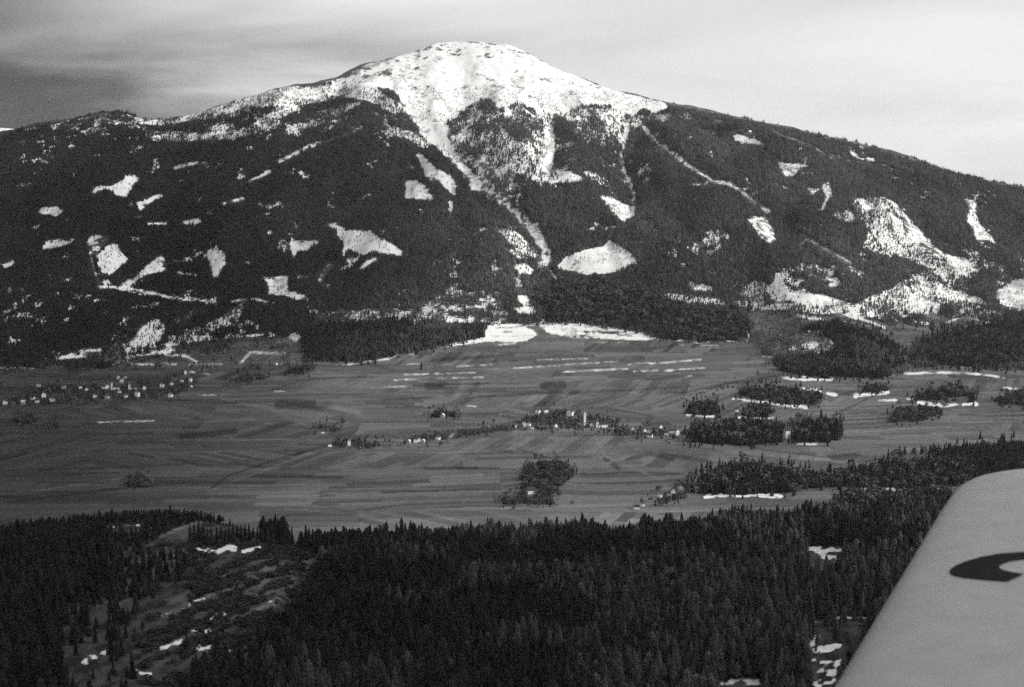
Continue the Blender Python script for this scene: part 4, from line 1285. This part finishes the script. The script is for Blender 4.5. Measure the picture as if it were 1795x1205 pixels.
# ------------------------------------------------------------------ the aircraft's wing
wing = bpy.data.objects.new('aircraft_wing', None)
COL.objects.link(wing)
wing.location = (0, 0, ZC)
tag(wing, 'pale grey aircraft wing with rounded tip and dark letter at lower right', 'aircraft wing')


def plane_pt(u, v, h=0.95):
    t_ = float(v2t(v)); yy = h / t_
    return float(s_of(u, v)) * yy, yy


e0, e1 = plane_pt(1462, 1205), plane_pt(1642, 908)
dx_, dy_ = e1[0] - e0[0], e1[1] - e0[1]
outline = [(e0[0] - dx_ * 1.5, e0[1] - dy_ * 1.5), (e0[0] - dx_ * .7, e0[1] - dy_ * .7), e0, ((e0[0] + e1[0]) / 2, (e0[1] + e1[1]) / 2), e1]
for u, v in ((1656, 886), (1668, 868), (1682, 853), (1700, 843), (1722, 837), (1750, 833), (1795, 830)):
    outline.append(plane_pt(u, v))
lx, ly = outline[-1]
for dx, dy in ((.14, .035), (.30, .05), (.46, .02), (.58, -.07), (.66, -.2)):
    outline.append((lx + dx, ly + dy))
ex, ey = outline[-1]
for k_ in (.3, .7, 1.2, 1.8, 2.4, 3.0, 3.5):
    outline.append((ex - .40 * k_ + .02 * k_, ey - .912 * k_))
# smooth the outline by resampling
O = np.array(outline)
d = np.r_[0, np.cumsum(np.hypot(*np.diff(O, axis=0).T))]
q = np.linspace(0, d[-1], 140)
O = np.c_[np.interp(q, d, O[:, 0]), np.interp(q, d, O[:, 1])]
for _ in range(3):
    O[1:-1] = .25 * O[:-2] + .5 * O[1:-1] + .25 * O[2:]
spine_a = np.array([(e0[0] - dx_ * 1.5 + O[-1, 0]) / 2 - .1, O[0, 1]])
spine_b = np.array([lx + .06, ly - .62])
sd = spine_b - spine_a
tt = np.clip(((O - spine_a) @ sd) / (sd @ sd), 0, 1)
C_ = spine_a + tt[:, None] * sd
mb = MB()
rings = []
lev = [(1.0, 0.0), (.985, .012), (.95, .023), (.88, .036), (.76, .05), (.6, .062), (.42, .07), (.22, .075), (.0, .076)]
for side in (1, -1):
    base_i = len(mb.v)
    V = []
    for r_, h_ in lev:
        R = C_ + (O - C_) * r_
        V += [(a, b, -.952 + (h_ * (1.0 if side > 0 else -.6))) for a, b in R]
    n = len(O)
    F = []
    for a in range(len(lev) - 1):
        for b in range(n - 1):
            fq = (a * n + b, a * n + b + 1, (a + 1) * n + b + 1, (a + 1) * n + b)
            F.append(fq if side < 0 else fq[::-1])
    mb.add(V, F)
MAT_WING = plain('doped_wing_skin', 0.20, rough=.42, noise=.55, scale=11.0, tint=(1, 1, .985))
MAT_WING.node_tree.nodes['Principled BSDF'].inputs['Specular IOR Level'].default_value = 0.3
MAT_LETTER = plain('dark_marking_paint', 0.014, rough=.9)
MAT_LETTER.node_tree.nodes['Principled BSDF'].inputs['Specular IOR Level'].default_value = 0.03
skin = mb.build('wing_skin', MAT_WING, wing, smooth_=True)


def wing_h(x, y):
    p = np.array([x, y])
    t_ = np.clip(((p - spine_a) @ sd) / (sd @ sd), 0, 1)
    c = spine_a + t_ * sd
    w_ = p - c
    dd = np.hypot(O[:, 0] - x, O[:, 1] - y).min()
    rr = np.hypot(*w_)
    r_ = rr / (rr + dd)
    return -.952 + np.interp(r_, [a for a, b in lev][::-1], [b for a, b in lev][::-1])


# the letter: a broad C-like hook, only its left part inside the picture
inner = [(1880, 982), (1840, 979), (1795, 980), (1772, 983), (1757, 988), (1750, 993), (1755, 998), (1768, 1002), (1782, 1004), (1795, 1006)]
outer = [(1880, 972), (1840, 968.5), (1795, 967.5), (1755, 970), (1720, 976), (1692, 984), (1672, 993), (1662, 1001), (1666, 1007), (1690, 1012), (1725, 1016), (1766, 1019)]


def dense(P, n=26):
    P = np.array(P, float)
    d_ = np.r_[0, np.cumsum(np.hypot(*np.diff(P, axis=0).T))]
    q_ = np.linspace(0, d_[-1], n)
    return np.c_[np.interp(q_, d_, P[:, 0]), np.interp(q_, d_, P[:, 1])]


mb = MB()
NI, NA = 36, 6
gi2, go2 = dense(inner, NI), dense(outer, NI)
V = []
for a in range(NI):
    for b in range(NA):
        uv = gi2[a] * (1 - b / (NA - 1)) + go2[a] * b / (NA - 1)
        hh = .9
        for _ in range(6):
            x, y = plane_pt(uv[0], uv[1], hh)
            hh = -float(wing_h(x, y)) - .0022
        V.append((x, y, -hh))
F = [(a * NA + b, a * NA + b + 1, (a + 1) * NA + b + 1, (a + 1) * NA + b) for a in range(NI - 1) for b in range(NA - 1)]
mb.add(V, F)
mb.build('letter', MAT_LETTER, wing)

# ------------------------------------------------------------------ air
hz = MB()
hz.box((0, 5000, 750), (22000, 23000, 1740))
mh = bpy.data.materials.new('valley_haze')
mh.use_nodes = True
t = mh.node_tree
t.nodes.clear()
pv = t.nodes.new('ShaderNodeVolumePrincipled')
pv.inputs['Color'].default_value = (.95, .95, .96, 1)
pv.inputs['Density'].default_value = 1.1e-5
pv.inputs['Anisotropy'].default_value = 0.62
mo = t.nodes.new('ShaderNodeOutputMaterial')
t.links.new(pv.outputs[0], mo.inputs['Volume'])
tag(hz.build('haze', mh), 'thin pale winter haze filling the valley air', 'haze', kind='stuff')

# unseen clouds added above the view to shade the left land and near hill
def cloud(cx, cy, cz, rx, ry, rz_, seed, dens, label):
    nu, nv = 72, 20
    vs_ = []
    for j in range(nv + 1):
        ph = math.pi * j / nv
        for i in range(nu):
            th = 2 * math.pi * i / nu
            k_ = .72 + .56 * float(fbm(np.array([3 + 2.2 * math.cos(th)]), np.array([3 + 2.2 * math.sin(th)]), seed, 4)[0])
            vs_.append((cx + rx * k_ * math.sin(ph) * math.cos(th), cy + ry * k_ * math.sin(ph) * math.sin(th), cz + rz_ * math.cos(ph)))
    fs_ = [(j * nu + i, (j + 1) * nu + i, (j + 1) * nu + (i + 1) % nu, j * nu + (i + 1) % nu) for j in range(nv) for i in range(nu)]
    c = MB(); c.add(vs_, fs_)
    mc = bpy.data.materials.new('shading_cloud_vapour')
    mc.use_nodes = True
    tc = mc.node_tree
    tc.nodes.clear()
    pc = tc.nodes.new('ShaderNodeVolumePrincipled')
    pc.inputs['Color'].default_value = (.97, .97, .98, 1)
    pc.inputs['Density'].default_value = dens
    oc = tc.nodes.new('ShaderNodeOutputMaterial')
    tc.links.new(pc.outputs[0], oc.inputs['Volume'])
    return tag(c.build('cloud', mc, None, True), label, 'cloud', kind='stuff')


CZ = 2500.0
sh = lambda gx_, gy_, gz_: (gx_ + sdir.x / sdir.z * (CZ - gz_), gy_ + sdir.y / sdir.z * (CZ - gz_))
ccx, ccy = sh(-420, 1600, 120)
cloud(ccx, ccy, CZ + 60, 860, 760, 200, 11, 0.0034, 'unseen smaller cloud added to shade the near hill')
ccx, ccy = sh(-1800, 4500, 100)
cloud(ccx, ccy, CZ, 1350, 3000, 260, 5, 0.0012, 'unseen long cloud bank added to shade the left of the valley')

print('COUNTS mountain', n_mount, 'treeline', n_tl, 'open', n_open, 'near', n_near, 'groves', n_grove, 'objects', len(S.objects))
